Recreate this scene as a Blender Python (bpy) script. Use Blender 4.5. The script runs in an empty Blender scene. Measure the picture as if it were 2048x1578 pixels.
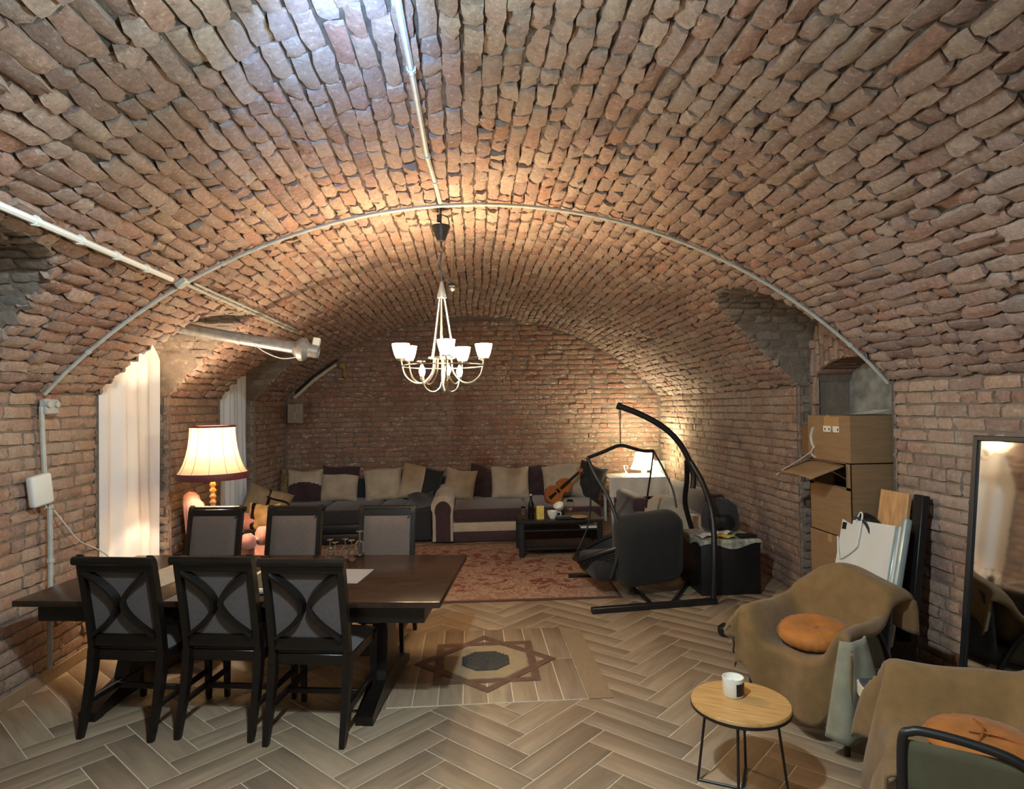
import bpy, bmesh, math, random
import numpy as np
from mathutils import Vector, Matrix, Euler
random.seed(7); rng = np.random.default_rng(7)
PI = math.pi; R = math.radians
S = bpy.context.scene; COL = S.collection

# ---------------------------------------------------------------- camera
cd = bpy.data.cameras.new('camera'); cam = bpy.data.objects.new('camera', cd); COL.objects.link(cam)
CAM = Vector((-0.1095, 0.0, 1.7522))
r_, u_, f_ = (0.99763, -0.06698, -0.01570), (0.01438, -0.02012, 0.99969), (0.06727, 0.99755, 0.01911)
cam.matrix_world = Matrix(((r_[0], u_[0], -f_[0], CAM.x), (r_[1], u_[1], -f_[1], CAM.y), (r_[2], u_[2], -f_[2], CAM.z), (0, 0, 0, 1)))
cd.sensor_width = 36; cd.lens = 22.455; cd.clip_start = 0.05
S.camera = cam
# ---------------------------------------------------------------- world, exposure
w = bpy.data.worlds.new('world'); S.world = w; w.use_nodes = True
w.node_tree.nodes['Background'].inputs[0].default_value = (0.55, 0.62, 0.75, 1)
w.node_tree.nodes['Background'].inputs[1].default_value = 0.05
S.view_settings.view_transform = 'Standard'; S.view_settings.look = 'None'
S.view_settings.exposure = EXPO = 1.6; S.view_settings.gamma = 1; S.view_settings.use_curve_mapping = False
S.cycles.max_bounces = 8; S.cycles.diffuse_bounces = 5; S.cycles.sample_clamp_indirect = 6
COOL = (0.80, 0.95, 1.0); WARM = (1.0, 0.74, 0.42)
def point(name, loc, power, col, rad=0.04, parent=None):
    l = bpy.data.lights.new(name, 'POINT'); l.energy = power; l.color = col; l.shadow_soft_size = rad
    o = bpy.data.objects.new(name, l); o.location = loc; COL.objects.link(o)
    if parent: o.parent = parent
    return o
def spot(name, loc, target, power, col, angle, rad=0.04, blend=0.6, parent=None):
    l = bpy.data.lights.new(name, 'SPOT'); l.energy = power; l.color = col; l.shadow_soft_size = rad
    l.spot_size = R(angle); l.spot_blend = blend
    o = bpy.data.objects.new(name, l); o.location = loc
    o.rotation_euler = (Vector(target) - Vector(loc)).to_track_quat('-Z', 'Y').to_euler(); COL.objects.link(o)
    if parent: o.parent = parent
    return o
# cool ceiling lamp on the crown of the vault, just above the frame
spot('ceiling_lamp_light', (-0.33, 1.55, 2.95), (-0.33, 1.75, 0), 92, COOL, 174, 0.05, 0.22)
point('ceiling_lamp_upward_light', (-0.40, 1.55, 2.62), 19, (0.68, 0.97, 1.0), 0.06)
spot('added_blue_spot', (-0.36, 1.68, 2.80), (-0.56, 2.42, 3.12), 60, (0.25, 0.5, 1.0), 62, 0.03, 1.0)  # added spot that tints a patch of vault blue; the lamp has no blue part
# unseen neutral fill light, added behind the viewer to brighten the room
point('rear_fill_light', (0.5, -0.9, 2.3), 16, (1.0, 0.92, 0.84), 0.15)
# ---------------------------------------------------------------- materials
def nodes(m):
    m.use_nodes = True; nt = m.node_tree
    return nt, nt.nodes['Principled BSDF'], nt.nodes.new, nt.links.new
def srgb(h):
    if isinstance(h, str):
        h = [int(h[i:i+2], 16) / 255 for i in (0, 2, 4)]
    return tuple(c / 12.92 if c <= .04045 else ((c + .055) / 1.055) ** 2.4 for c in h) + (1,)
def coords(nt, N, L, space='Object'):
    tc = N('ShaderNodeTexCoord'); return tc.outputs[space]
def mat(name, col, rough=.6, metal=0, var=.12, scale=12, bump=0, bscale=80, spec=.5, stretch=None, sheen=0, col2=None, detail=5, space='Object'):
    """principled with procedural colour variation + fine relief"""
    m = bpy.data.materials.new(name); nt, b, N, L = nodes(m)
    c = srgb(col); co = coords(nt, N, L, space)
    if stretch:
        mp = N('ShaderNodeMapping'); mp.inputs['Scale'].default_value = stretch; L(co, mp.inputs[0]); co = mp.outputs[0]
    n = N('ShaderNodeTexNoise'); n.inputs['Scale'].default_value = scale; n.inputs['Detail'].default_value = detail
    L(co, n.inputs[0])
    rp = N('ShaderNodeValToRGB'); e = rp.color_ramp.elements
    c2 = srgb(col2) if col2 else tuple(min(1, x * (1 + var)) for x in c[:3]) + (1,)
    e[0].position = .3; e[1].position = .7
    e[0].color = tuple(x * (1 - var) for x in c[:3]) + (1,); e[1].color = c2
    L(n.outputs[0], rp.inputs[0]); L(rp.outputs[0], b.inputs['Base Color'])
    b.inputs['Roughness'].default_value = rough; b.inputs['Metallic'].default_value = metal
    b.inputs['Specular IOR Level'].default_value = spec
    if sheen: b.inputs['Sheen Weight'].default_value = sheen
    if bump:
        n2 = N('ShaderNodeTexNoise'); n2.inputs['Scale'].default_value = bscale; n2.inputs['Detail'].default_value = 4; L(co, n2.inputs[0])
        bp = N('ShaderNodeBump'); bp.inputs['Strength'].default_value = bump; bp.inputs['Distance'].default_value = .01
        L(n2.outputs[0], bp.inputs['Height']); L(bp.outputs[0], b.inputs['Normal'])
    return m
def brick_mat(name, stops, dust, dust_amt, dust_scale=2.2, bump=.5, fleck=0.0, fsc=14):
    m = bpy.data.materials.new(name); nt, b, N, L = nodes(m)
    g = N('ShaderNodeNewGeometry'); oi = N('ShaderNodeObjectInfo')
    ad = N('ShaderNodeMath'); ad.operation = 'ADD'; L(g.outputs['Random Per Island'], ad.inputs[0]); L(oi.outputs['Random'], ad.inputs[1])
    fr = N('ShaderNodeMath'); fr.operation = 'FRACT'; L(ad.outputs[0], fr.inputs[0])
    rp = N('ShaderNodeValToRGB'); cr = rp.color_ramp
    while len(cr.elements) < len(stops): cr.elements.new(.5)
    for i, s in enumerate(stops):
        cr.elements[i].position = i / (len(stops) - 1); cr.elements[i].color = srgb(s)
    L(fr.outputs[0], rp.inputs[0])
    def noise(sc, de=6, ro=.6):
        n = N('ShaderNodeTexNoise'); n.inputs['Scale'].default_value = sc; n.inputs['Detail'].default_value = de; n.inputs['Roughness'].default_value = ro
        L(g.outputs['Position'], n.inputs[0]); return n.outputs[0]
    def ramp(src, p0, p1, v0=0, v1=1):
        r = N('ShaderNodeMapRange'); r.inputs[1].default_value = p0; r.inputs[2].default_value = p1
        r.inputs[3].default_value = v0; r.inputs[4].default_value = v1; L(src, r.inputs[0]); return r.outputs[0]
    fine = noise(38, 8, .7); big = noise(dust_scale, 5); mid = noise(9, 5)
    mx = N('ShaderNodeMix'); mx.data_type = 'RGBA'; mx.blend_type = 'MULTIPLY'; mx.inputs[0].default_value = 1
    L(rp.outputs[0], mx.inputs[6]); v = N('ShaderNodeCombineColor')
    k = ramp(fine, .25, .75, .55, 1.42)
    for i in range(3): L(k, v.inputs[i])
    L(v.outputs[0], mx.inputs[7])
    # dust / lime wash in patches
    a1 = ramp(big, .42, .66, 0, 1); a2 = ramp(mid, .38, .62, .25, 1)
    ml = N('ShaderNodeMath'); ml.operation = 'MULTIPLY'; L(a1, ml.inputs[0]); L(a2, ml.inputs[1])
    m3 = N('ShaderNodeMath'); m3.operation = 'MULTIPLY'; L(ml.outputs[0], m3.inputs[0]); m3.inputs[1].default_value = dust_amt
    m2 = N('ShaderNodeMix'); m2.data_type = 'RGBA'; L(m3.outputs[0], m2.inputs[0]); L(mx.outputs[2], m2.inputs[6]); m2.inputs[7].default_value = srgb(dust)
    out = m2.outputs[2]
    if fleck:
        n3 = N('ShaderNodeTexNoise'); n3.inputs['Scale'].default_value = fsc; n3.inputs['Detail'].default_value = 6
        mp = N('ShaderNodeMapping'); mp.inputs['Scale'].default_value = (1, 1, 2.6); L(g.outputs['Position'], mp.inputs[0]); L(mp.outputs[0], n3.inputs[0])
        f = ramp(n3.outputs[0], .60, .68, 0, fleck)
        m4 = N('ShaderNodeMix'); m4.data_type = 'RGBA'; L(f, m4.inputs[0]); L(out, m4.inputs[6]); m4.inputs[7].default_value = srgb('c9bfae'); out = m4.outputs[2]
    L(out, b.inputs['Base Color']); b.inputs['Roughness'].default_value = .92; b.inputs['Specular IOR Level'].default_value = .25
    n4 = noise(70, 8, .72)
    bp = N('ShaderNodeBump'); bp.inputs['Strength'].default_value = bump; bp.inputs['Distance'].default_value = .012
    L(n4, bp.inputs['Height']); L(bp.outputs[0], b.inputs['Normal'])
    return m
def emis(name, col, strength, base='ffffff'):
    m = bpy.data.materials.new(name); nt, b, N, L = nodes(m)
    b.inputs['Base Color'].default_value = srgb(base); b.inputs['Emission Color'].default_value = tuple(col) + (1,)
    b.inputs['Emission Strength'].default_value = strength; b.inputs['Roughness'].default_value = .4
    return m
def translucent(name, col, trans=.5, rough=.8, var=.04):
    m = bpy.data.materials.new(name); nt, b, N, L = nodes(m)
    n = N('ShaderNodeTexNoise'); n.inputs['Scale'].default_value = 30; tc = N('ShaderNodeTexCoord'); L(tc.outputs['Object'], n.inputs[0])
    rp = N('ShaderNodeValToRGB'); c = srgb(col)
    rp.color_ramp.elements[0].color = tuple(x * (1 - var) for x in c[:3]) + (1,); rp.color_ramp.elements[1].color = c
    L(n.outputs[0], rp.inputs[0]); L(rp.outputs[0], b.inputs['Base Color']); b.inputs['Roughness'].default_value = rough
    t = N('ShaderNodeBsdfTranslucent'); L(rp.outputs[0], t.inputs[0])
    mx = N('ShaderNodeMixShader'); mx.inputs[0].default_value = trans
    L(b.outputs[0], mx.inputs[1]); L(t.outputs[0], mx.inputs[2]); L(mx.outputs[0], nt.nodes['Material Output'].inputs[0])
    return m
def glass(name, col='ffffff', rough=.02):
    m = bpy.data.materials.new(name); nt, b, N, L = nodes(m)
    b.inputs['Base Color'].default_value = srgb(col); b.inputs['Transmission Weight'].default_value = 1; b.inputs['Roughness'].default_value = rough
    return m

VAULT_STOPS = ['866a62', '987d73', 'a68c7e', '937872', 'a89183', '9e786b', 'ac9485', '8d746e', '9e8578', 'a17a69', '968077', 'ae998c']
WALL_STOPS = ['8a6a5d', '957768', '9d7f6d', '8e7267', 'a38975', '876d63', '977d6d', 'a78976']
BACK_STOPS = ['8c6458', '9a7060', '8b6c61', 'a27764', '93776b', '9d7463', '998072', '896257']
M_vault = brick_mat('vault_brick', VAULT_STOPS, 'a59b90', .45, bump=.85, fleck=.45, fsc=42)
M_wall = brick_mat('wall_brick', WALL_STOPS, 'a99d90', .8, 1.6, fleck=.25)
M_back = brick_mat('back_brick', BACK_STOPS, 'a39583', .7, 1.1, fleck=.9)
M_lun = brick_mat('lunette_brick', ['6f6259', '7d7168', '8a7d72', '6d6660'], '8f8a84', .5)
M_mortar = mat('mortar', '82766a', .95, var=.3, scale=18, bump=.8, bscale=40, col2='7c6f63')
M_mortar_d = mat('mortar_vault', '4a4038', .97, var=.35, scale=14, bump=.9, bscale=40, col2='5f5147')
M_cement = mat('cement', '74746f', .9, var=.35, scale=7, bump=.6, bscale=22, col2='a3a39c')
M_blackfab = mat('black_fabric', '141416', .9, var=.2, scale=20, bump=.2, bscale=200, sheen=.1)
M_black = mat('black_paint', '161619', .45, var=.2, scale=30)
M_blackwood = mat('black_wood', '0d0b0a', .36, var=.35, scale=6, stretch=(1, 14, 14), col2='17120f', bump=.05)
M_tabletop = mat('dark_tabletop', '241913', .2, var=.35, scale=5, stretch=(1.5, 16, 4), col2='3a2a20', bump=.03, bscale=60)
M_chairfab = mat('grey_chair_fabric', '524a48', .85, var=.12, scale=60, bump=.25, bscale=400, sheen=.2)
M_purple = mat('purple_velvet', '3b242b', .8, var=.25, scale=20, bump=.2, bscale=160, sheen=.3)
M_charcoal = mat('charcoal_fabric', '25262a', .85, var=.2, scale=20, bump=.2, bscale=200, sheen=.2)
M_beige = mat('beige_velvet', 'b5a793', .8, var=.12, scale=9, bump=.2, bscale=120, sheen=.3)
M_pink = mat('pink_velvet', 'b07a74', .75, var=.12, scale=10, bump=.15, bscale=150, sheen=.4)
M_ochre = mat('ochre_blanket', '745833', .95, var=.14, scale=16, bump=.35, bscale=260, sheen=.15)
M_sage = mat('sage_blanket', '827f6c', .95, var=.12, scale=16, bump=.3, bscale=260, sheen=.1)
M_orange = mat('orange_velvet', 'a0601f', .75, var=.18, scale=14, bump=.2, bscale=120, sheen=.1)
M_white = mat('white_plastic', 'd2d3d0', .45, var=.03, scale=8)
M_conduit = mat('grey_conduit', 'a9aba6', .5, var=.12, scale=20)
M_steel = mat('galvanised_steel', '97999a', .42, metal=.55, var=.2, scale=25, bump=.05)
M_chrome = mat('brushed_nickel', 'b9b2a6', .28, metal=1, var=.08, scale=40)
M_card = mat('cardboard', '86694a', .85, var=.1, scale=6, stretch=(1, 1, 8), bump=.08, bscale=70)
M_cardd = mat('cardboard_inside', '6d5236', .9, var=.1, scale=10)
M_tape = mat('parcel_tape', 'a5835a', .35, var=.05)
M_oak = mat('oak', 'b5874f', .45, var=.16, scale=4, stretch=(2, 18, 2), col2='c79b62', bump=.04)
M_pine = mat('pine', 'b88a5c', .5, var=.22, scale=4, stretch=(9, 9, 1.2), col2='cfa473', bump=.04)
M_turned = mat('turned_wood', '9a6238', .35, var=.25, scale=10, col2='c08a55')
M_cream = mat('cream', 'cfc4ad', .6, var=.05)
M_burg = mat('burgundy_trim', '5a2428', .7, var=.2, scale=50)
M_paper = mat('paper', 'd6d3cb', .8, var=.05)
M_yellow = mat('yellow_print', 'd3b12c', .55, var=.25, scale=60, col2='e8d680')
M_ceramic = mat('white_ceramic', 'e3e1d6', .3, var=.03)
M_darkglass = mat('dark_bottle', '101214', .12, var=.2)
M_violin = mat('varnished_wood', '8a4a22', .3, var=.25, scale=8, stretch=(1, 8, 1), col2='a8622f')
M_wicker = mat('black_wicker', '1b1c1e', .6, var=.25, scale=60)
M_foam = mat('expanding_foam', '9b8258', .85, var=.2, scale=20, bump=.6, bscale=30)
M_glass = glass('clear_glass')
M_mirror = mat('mirror_glass', 'c9c9c6', .04, metal=1, var=.01)
M_curtain = translucent('white_voile', 'e9eff8', .22)
# ---------------------------------------------------------------- mesh helpers
def V3(*a): return Vector(a)
class G:
    def __init__(s): s.v = []; s.f = []; s.m = []
    def add(s, verts, faces, mi=0, M=None):
        o = len(s.v)
        for p in verts:
            p = Vector(p)
            if M is not None: p = M @ p
            s.v.append((p.x, p.y, p.z))
        for f in faces: s.f.append(tuple(i + o for i in f)); s.m.append(mi)
        return s
    def box(s, c, d, rot=(0, 0, 0), bev=.004, mi=0, seg=1, M=None):
        bm = bmesh.new(); bmesh.ops.create_cube(bm, size=1)
        for v in bm.verts: v.co = Vector((v.co.x * d[0], v.co.y * d[1], v.co.z * d[2]))
        if bev: bmesh.ops.bevel(bm, geom=bm.edges[:], offset=min(bev, min(d) * .45), segments=seg, affect='EDGES', profile=.5)
        T = Matrix.Translation(c) @ Euler(rot).to_matrix().to_4x4()
        if M is not None: T = M @ T
        bm.verts.index_update()
        s.add([v.co for v in bm.verts], [[v.index for v in f.verts] for f in bm.faces], mi, T); bm.free(); return s
    def tube(s, pts, r, n=8, closed=False, mi=0, flat=None, M=None):
        pts = [Vector(p) for p in pts]; k = len(pts)
        rs = r if isinstance(r, (list, tuple)) else [r] * k
        vs = []; up = None
        for i, p in enumerate(pts):
            if closed: t = pts[(i + 1) % k] - pts[i - 1]
            else: t = pts[min(i + 1, k - 1)] - pts[max(i - 1, 0)]
            t.normalize()
            if up is None:
                up = Vector((0, 0, 1)) if abs(t.z) < .9 else Vector((1, 0, 0))
            up = (up - t * up.dot(t)).normalized(); sd = t.cross(up)
            for j in range(n):
                a = 2 * PI * (j + .5) / n
                fx, fy = (flat if flat else (1, 1))
                vs.append(p + sd * math.cos(a) * rs[i] * fx + up * math.sin(a) * rs[i] * fy)
        fs = []
        for i in range(k if closed else k - 1):
            b = ((i + 1) % k) * n
            for j in range(n): fs.append((i * n + j, i * n + (j + 1) % n, b + (j + 1) % n, b + j))
        if not closed: fs += [tuple(range(n))[::-1], tuple(range((k - 1) * n, k * n))]
        return s.add(vs, fs, mi, M)
    def lathe(s, prof, n=24, c=(0, 0, 0), mi=0, cap=True, ry=1, M=None, wob=None):
        vs = []
        for r, z in prof:
            for j in range(n):
                a = 2 * PI * j / n; q = r * (wob(a, z) if wob else 1)
                vs.append((c[0] + q * math.cos(a), c[1] + q * math.sin(a) * ry, c[2] + z))
        fs = []
        for i in range(len(prof) - 1):
            for j in range(n): fs.append((i * n + j, i * n + (j + 1) % n, (i + 1) * n + (j + 1) % n, (i + 1) * n + j))
        if cap:
            if prof[0][0] > 1e-4: fs.append(tuple(range(n))[::-1])
            if prof[-1][0] > 1e-4: fs.append(tuple(range((len(prof) - 1) * n, len(prof) * n)))
        return s.add(vs, fs, mi, M)
    def grid(s, fn, nu, nv, cu=False, mi=0, M=None, mif=None):
        vs = [fn(i / (nu if cu else nu - 1), j / (nv - 1)) for i in range(nu) for j in range(nv)]
        fs = []; base = len(s.m)
        for i in range(nu if cu else nu - 1):
            for j in range(nv - 1): fs.append((i * nv + j, ((i + 1) % nu) * nv + j, ((i + 1) % nu) * nv + j + 1, i * nv + j + 1))
        s.add(vs, fs, mi, M)
        if mif:
            q = 0
            for i in range(nu if cu else nu - 1):
                for j in range(nv - 1): s.m[base + q] = mif((i + .5) / nu, (j + .5) / nv); q += 1
        return s
    def prism(s, poly, d, M=None, mi=0):
        """poly: list of (x,z); extruded along y from 0 to d"""
        n = len(poly)
        vs = [(x, 0, z) for x, z in poly] + [(x, d, z) for x, z in poly]
        fs = [tuple(range(n)), tuple(range(n, 2 * n))[::-1]] + [(i, i + n, (i + 1) % n + n, (i + 1) % n) for i in range(n)]
        return s.add(vs, fs, mi, M)
    def build(s, name, mats, parent=None, smooth=True, ang=40, thick=0, sub=0, loc=None):
        me = bpy.data.meshes.new(name); me.from_pydata(s.v, [], s.f)
        for m in (mats if isinstance(mats, (list, tuple)) else [mats]): me.materials.append(m)
        me.polygons.foreach_set('material_index', s.m)
        bm = bmesh.new(); bm.from_mesh(me); bmesh.ops.recalc_face_normals(bm, faces=bm.faces); bm.to_mesh(me); bm.free()
        if smooth:
            me.polygons.foreach_set('use_smooth', [True] * len(me.polygons))
            if ang < 180: me.set_sharp_from_angle(angle=R(ang))
        o = bpy.data.objects.new(name, me); COL.objects.link(o)
        if parent: o.parent = parent
        if loc: o.location = loc
        if thick:
            md = o.modifiers.new('solid', 'SOLIDIFY'); md.thickness = thick; md.offset = 0
        if sub:
            md = o.modifiers.new('sub', 'SUBSURF'); md.levels = md.render_levels = sub
        return o
def tag(o, label=None, cat=None, group=None, kind=None):
    if label: o['label'] = label
    if cat: o['category'] = cat
    if group: o['group'] = group
    if kind: o['kind'] = kind
    return o
def thing(name, label, cat, loc=(0, 0, 0), rz=0, group=None):
    o = bpy.data.objects.new(name, None); COL.objects.link(o); o.empty_display_size = .1
    o.location = loc; o.rotation_euler = (0, 0, rz)
    return tag(o, label, cat, group)
def copy_tree(o, loc, rz, label, parent=None):
    c = o.copy(); COL.objects.link(c)
    if parent is None: c.location = loc; c.rotation_euler = (0, 0, rz); c['label'] = label
    else: c.parent = parent
    for ch in list(o.children): copy_tree(ch, None, 0, None, c)
    return c
def arc(c, r, a0, a1, n, ax='xz'):
    out = []
    for i in range(n):
        a = a0 + (a1 - a0) * i / (n - 1); p = [c[0], c[1], c[2]]
        p['xyz'.index(ax[0])] += r * math.cos(a); p['xyz'.index(ax[1])] += r * math.sin(a); out.append(tuple(p))
    return out
def smoothpath(pts, n=6):
    pts = [Vector(p) for p in pts]; P = [pts[0]] + pts + [pts[-1]]; out = []
    for i in range(1, len(P) - 2):
        for k in range(n):
            t = k / n; a, b, c, d = P[i - 1], P[i], P[i + 1], P[i + 2]
            out.append(.5 * ((2 * b) + (c - a) * t + (2 * a - 5 * b + 4 * c - d) * t * t + (3 * b - a - 3 * c + d) * t ** 3))
    out.append(pts[-1]); return out
# ---------------------------------------------------------------- the vaulted room
A, ZS, RISE = 2.889, 1.889, 1.278
RV = (A * A + RISE * RISE) / (2 * RISE); ZC = ZS + RISE - RV; TM = math.asin(A / RV)
Y0, YB = -2.0, 9.95
def zv(x): return ZC + math.sqrt(max(0, RV * RV - x * x))
def vp(t, y, off=0): return ((RV + off) * math.sin(t), y, ZC + (RV + off) * math.cos(t))
# niches cutting into the vault: side, y0, y1, crown of the little cross vault
NICHES = [(-1, 2.45, 3.62, 2.56), (-1, 5.02, 6.14, 2.60), (-1, 7.36, 8.5, 2.58), (1, 4.37, 5.66, 2.66)]
def prof(nc, k):            # cross-vault profile, k 0..1 along y -> (y, z)
    _, a, b, cr = nc; t = PI * (1 - k); e = 2 / 2.5
    c, s_ = math.cos(t), math.sin(t)
    return ((a + b) / 2 + (b - a) / 2 * math.copysign(abs(c) ** e, c), ZS + (cr - ZS) * abs(s_) ** e)
def zcross(nc, y):
    _, a, b, cr = nc; q = abs((y - (a + b) / 2) / ((b - a) / 2))
    return ZS if q >= 1 else ZS + (cr - ZS) * (1 - q ** 2.5) ** (1 / 2.5)
def tlim(side, y):          # angle where the vault starts on that side at depth y
    for nc in NICHES:
        if nc[0] == side and nc[1] < y < nc[2]:
            z = zcross(nc, y); return math.acos((z - ZC) / RV)
    return TM
def inniche(side, y):
    return any(n[0] == side and n[1] < y < n[2] for n in NICHES)
def shell(name, g, m, kind='structure'):
    o = g.build(name, m, None, True, 30); o['kind'] = kind; return o
OFF = .028                   # mortar lies this far behind the brick faces
g = G()
ys = set([Y0, YB])
for n in NICHES:
    for k in range(25): ys.add(round(prof(n, k / 24)[0], 4))
    ys |= {n[1] - .001, n[2] + .001}
ys |= set(np.arange(Y0, YB, .4).round(3)); ys = sorted(ys)
NT = 48; vs = []; fs = []
for y in ys:
    a, b = -tlim(-1, y), tlim(1, y)
    for j in range(NT + 1): vs.append(vp(a + (b - a) * j / NT, y, OFF))
for i in range(len(ys) - 1):
    for j in range(NT): fs.append((i * (NT + 1) + j, i * (NT + 1) + j + 1, (i + 1) * (NT + 1) + j + 1, (i + 1) * (NT + 1) + j))
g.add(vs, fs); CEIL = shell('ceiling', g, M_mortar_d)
g = G()                      # back wall slab, behind its bricks
top = [(x, zv(x) + OFF) for x in np.linspace(A, -A, 25)]
g.prism([(-A - .1, 0), (A + .1, 0)] + [(A + .1, ZS)] + top + [(-A - .1, ZS)], .15, Matrix.Translation((0, YB + OFF, 0)))
WB = shell('wall_back', g, M_mortar)
g = G(); g.prism([(-A - .1, 0), (A + .1, 0)] + [(A + .1, ZS)] + top + [(-A - .1, ZS)], .15, Matrix.Translation((0, Y0 - .15, 0)))
WF = shell('wall_front', g, M_mortar)
DEEP = {0: .36, 1: .36, 2: .36, 3: .14}
def side_wall(side):
    g = G(); xs = side * (A + OFF); segs = []; y = Y0
    ns = sorted([n for n in NICHES if n[0] == side], key=lambda n: n[1])
    for n in ns: segs.append((y, n[1])); y = n[2]
    segs.append((y, YB))
    for a, b in segs: g.add([(xs, a, 0), (xs, b, 0), (xs, b, ZS + .02), (xs, a, ZS + .02)], [(0, 1, 2, 3)])
    for n in ns:
        i = NICHES.index(n); xd = side * (A + DEEP[i])
        if i != 3:
            for y in (n[1] - .02, n[2] + .02): g.add([(xs - side * .03, y, 0), (xd, y, 0), (xd, y, ZS + .03), (xs - side * .03, y, ZS + .03)], [(0, 1, 2, 3)])
        P = [(n[1] - .03, ZS - .03)] + [prof(n, k / 24) for k in range(25)] + [(n[2] + .03, ZS - .03)]       # cross-vault soffit from the main vault to the back
        vs = []
        for y, z in P:
            z2 = z + .02; x0 = side * math.sqrt(max(.01, (RV + OFF) ** 2 - (z2 - ZC) ** 2)); vs += [(x0, y, z2), (xd, y, z2)]
        g.add(vs, [(2 * k, 2 * k + 1, 2 * k + 3, 2 * k + 2) for k in range(26)])
        if i != 3:                                       # back of the recess
            g.add([(xd, n[1] - .02, 0), (xd, n[2] + .02, 0)] + [(xd, y, z + .02) for y, z in P[::-1]], [tuple(range(29))])
    return g, segs
gL, segL = side_wall(-1); WL = shell('wall_left', gL, M_mortar)
gR, segR = side_wall(1)
# right niche: tympanum with a small arched, cement-backed recess under it
n = NICHES[3]; xt = A + .11; xb = A + .46; ya, yb = 4.47, 5.58
def zar(y): 
    q = (y - (ya + yb) / 2) / ((yb - ya) / 2); return 1.92 + .20 * math.sqrt(max(0, 1 - q * q))
vs = []; NN = 24
for k in range(NN + 1):
    y = n[1] - .03 + (n[2] - n[1] + .06) * k / NN
    lo = zar(y) if ya < y < yb else 1.92
    vs += [(xt + .02, y, lo), (xt + .02, y, max(lo + .02, zcross(n, y) + .06))]
gR.add(vs, [(2 * k, 2 * k + 2, 2 * k + 3, 2 * k + 1) for k in range(NN)])
for y0, y1 in ((n[1] - .03, ya), (yb, n[2] + .03)): gR.add([(xt + .02, y0, 0), (xt + .02, y1, 0), (xt + .02, y1, 1.93), (xt + .02, y0, 1.93)], [(0, 1, 2, 3)])
for y in (n[1] - .02, n[2] + .02): gR.add([(A, y, 0), (xt + .05, y, 0), (xt + .05, y, ZS + .06), (A, y, ZS + .06)], [(0, 1, 2, 3)])
vs = []
for k in range(NN + 1):
    y = ya + (yb - ya) * k / NN; vs += [(xt + .02, y, zar(y) + .015), (xb, y, zar(y) + .015)]
gR.add(vs, [(2 * k, 2 * k + 1, 2 * k + 3, 2 * k + 2) for k in range(NN)])
for y in (ya - .01, yb + .01): gR.add([(xt, y, 0), (xb, y, 0), (xb, y, 1.94), (xt, y, 1.94)], [(0, 1, 2, 3)])
WR = shell('wall_right', gR, M_mortar)
g = G(); g.prism([(ya - .02, 0), (yb + .02, 0)] + [(y, zar(y) + .02) for y in np.linspace(yb, ya, 15)], .05, Matrix(((0, 1, 0, xb), (1, 0, 0, 0), (0, 0, 1, 0), (0, 0, 0, 1))))
g.build('cement_panel', M_cement, WR)
# ---------------------------------------------------------------- bricks
NX, NY = 4, 3
def brick_template():
    fr = [(i / NX - .5, j / NY - .5) for i in range(NX + 1) for j in range(NY + 1)]
    idx = lambda i, j: i * (NY + 1) + j
    loop = [idx(i, 0) for i in range(NX)] + [idx(NX, j) for j in range(NY)] + [idx(i, NY) for i in range(NX, 0, -1)] + [idx(0, j) for j in range(NY, 0, -1)]
    faces = [(idx(i, j), idx(i + 1, j), idx(i + 1, j + 1), idx(i, j + 1)) for i in range(NX) for j in range(NY)]
    nf = len(fr); nl = len(loop)
    faces += [(loop[(k + 1) % nl], loop[k], nf + k, nf + (k + 1) % nl) for k in range(nl)]
    return np.array(fr), loop, np.array(faces)
BT, BLOOP, BF = brick_template(); BNV = len(BT) + len(BLOOP)
def brick_local(L, W, rough, depth=.04):
    """local verts (x along length, y across, z outward)"""
    f = BT.copy(); edge = (np.abs(f) > .49).any(1); corner = (np.abs(f) > .49).all(1)
    x = f[:, 0] * L; y = f[:, 1] * W
    z = rng.normal(0, .0022 * rough, len(f))
    z[edge] -= np.abs(rng.normal(.003, .003, edge.sum())) * rough + .0015
    z[corner] -= np.abs(rng.normal(.006, .006, corner.sum())) * rough
    jx = rng.normal(0, .0035 * rough, len(f)); jy = rng.normal(0, .0028 * rough, len(f))
    x = x + jx; y = y + jy
    x[corner] *= 1 - abs(rng.normal(0, .018)) * rough; y[corner] *= 1 - abs(rng.normal(0, .035)) * rough
    z += f[:, 0] * rng.normal(0, .008) * rough + f[:, 1] * rng.normal(0, .008) * rough
    fr = np.stack([x, y, z], 1); bk = fr[BLOOP].copy(); bk[:, 2] = -depth
    return np.concatenate([fr, bk])
def np_mesh(name, verts, faces, m):
    me = bpy.data.meshes.new(name); nv, nf = len(verts), len(faces); k = faces.shape[1]
    me.vertices.add(nv); me.vertices.foreach_set('co', verts.astype(np.float32).ravel())
    me.loops.add(nf * k); me.loops.foreach_set('vertex_index', faces.astype(np.int32).ravel())
    me.polygons.add(nf); me.polygons.foreach_set('loop_start', np.arange(0, nf * k, k, dtype=np.int32))
    me.polygons.foreach_set('use_smooth', np.ones(nf, bool)); me.update(calc_edges=True); me.validate()
    me.materials.append(m); me.set_sharp_from_angle(angle=R(50)); return me
RM = np.array([r_, u_, f_])
def seen(p):
    d = RM @ (np.array(p) - np.array(CAM)); return d[2] > .3 and abs(d[0] / d[2]) < .84 and abs(d[1] / d[2]) < .65, d[2]
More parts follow.
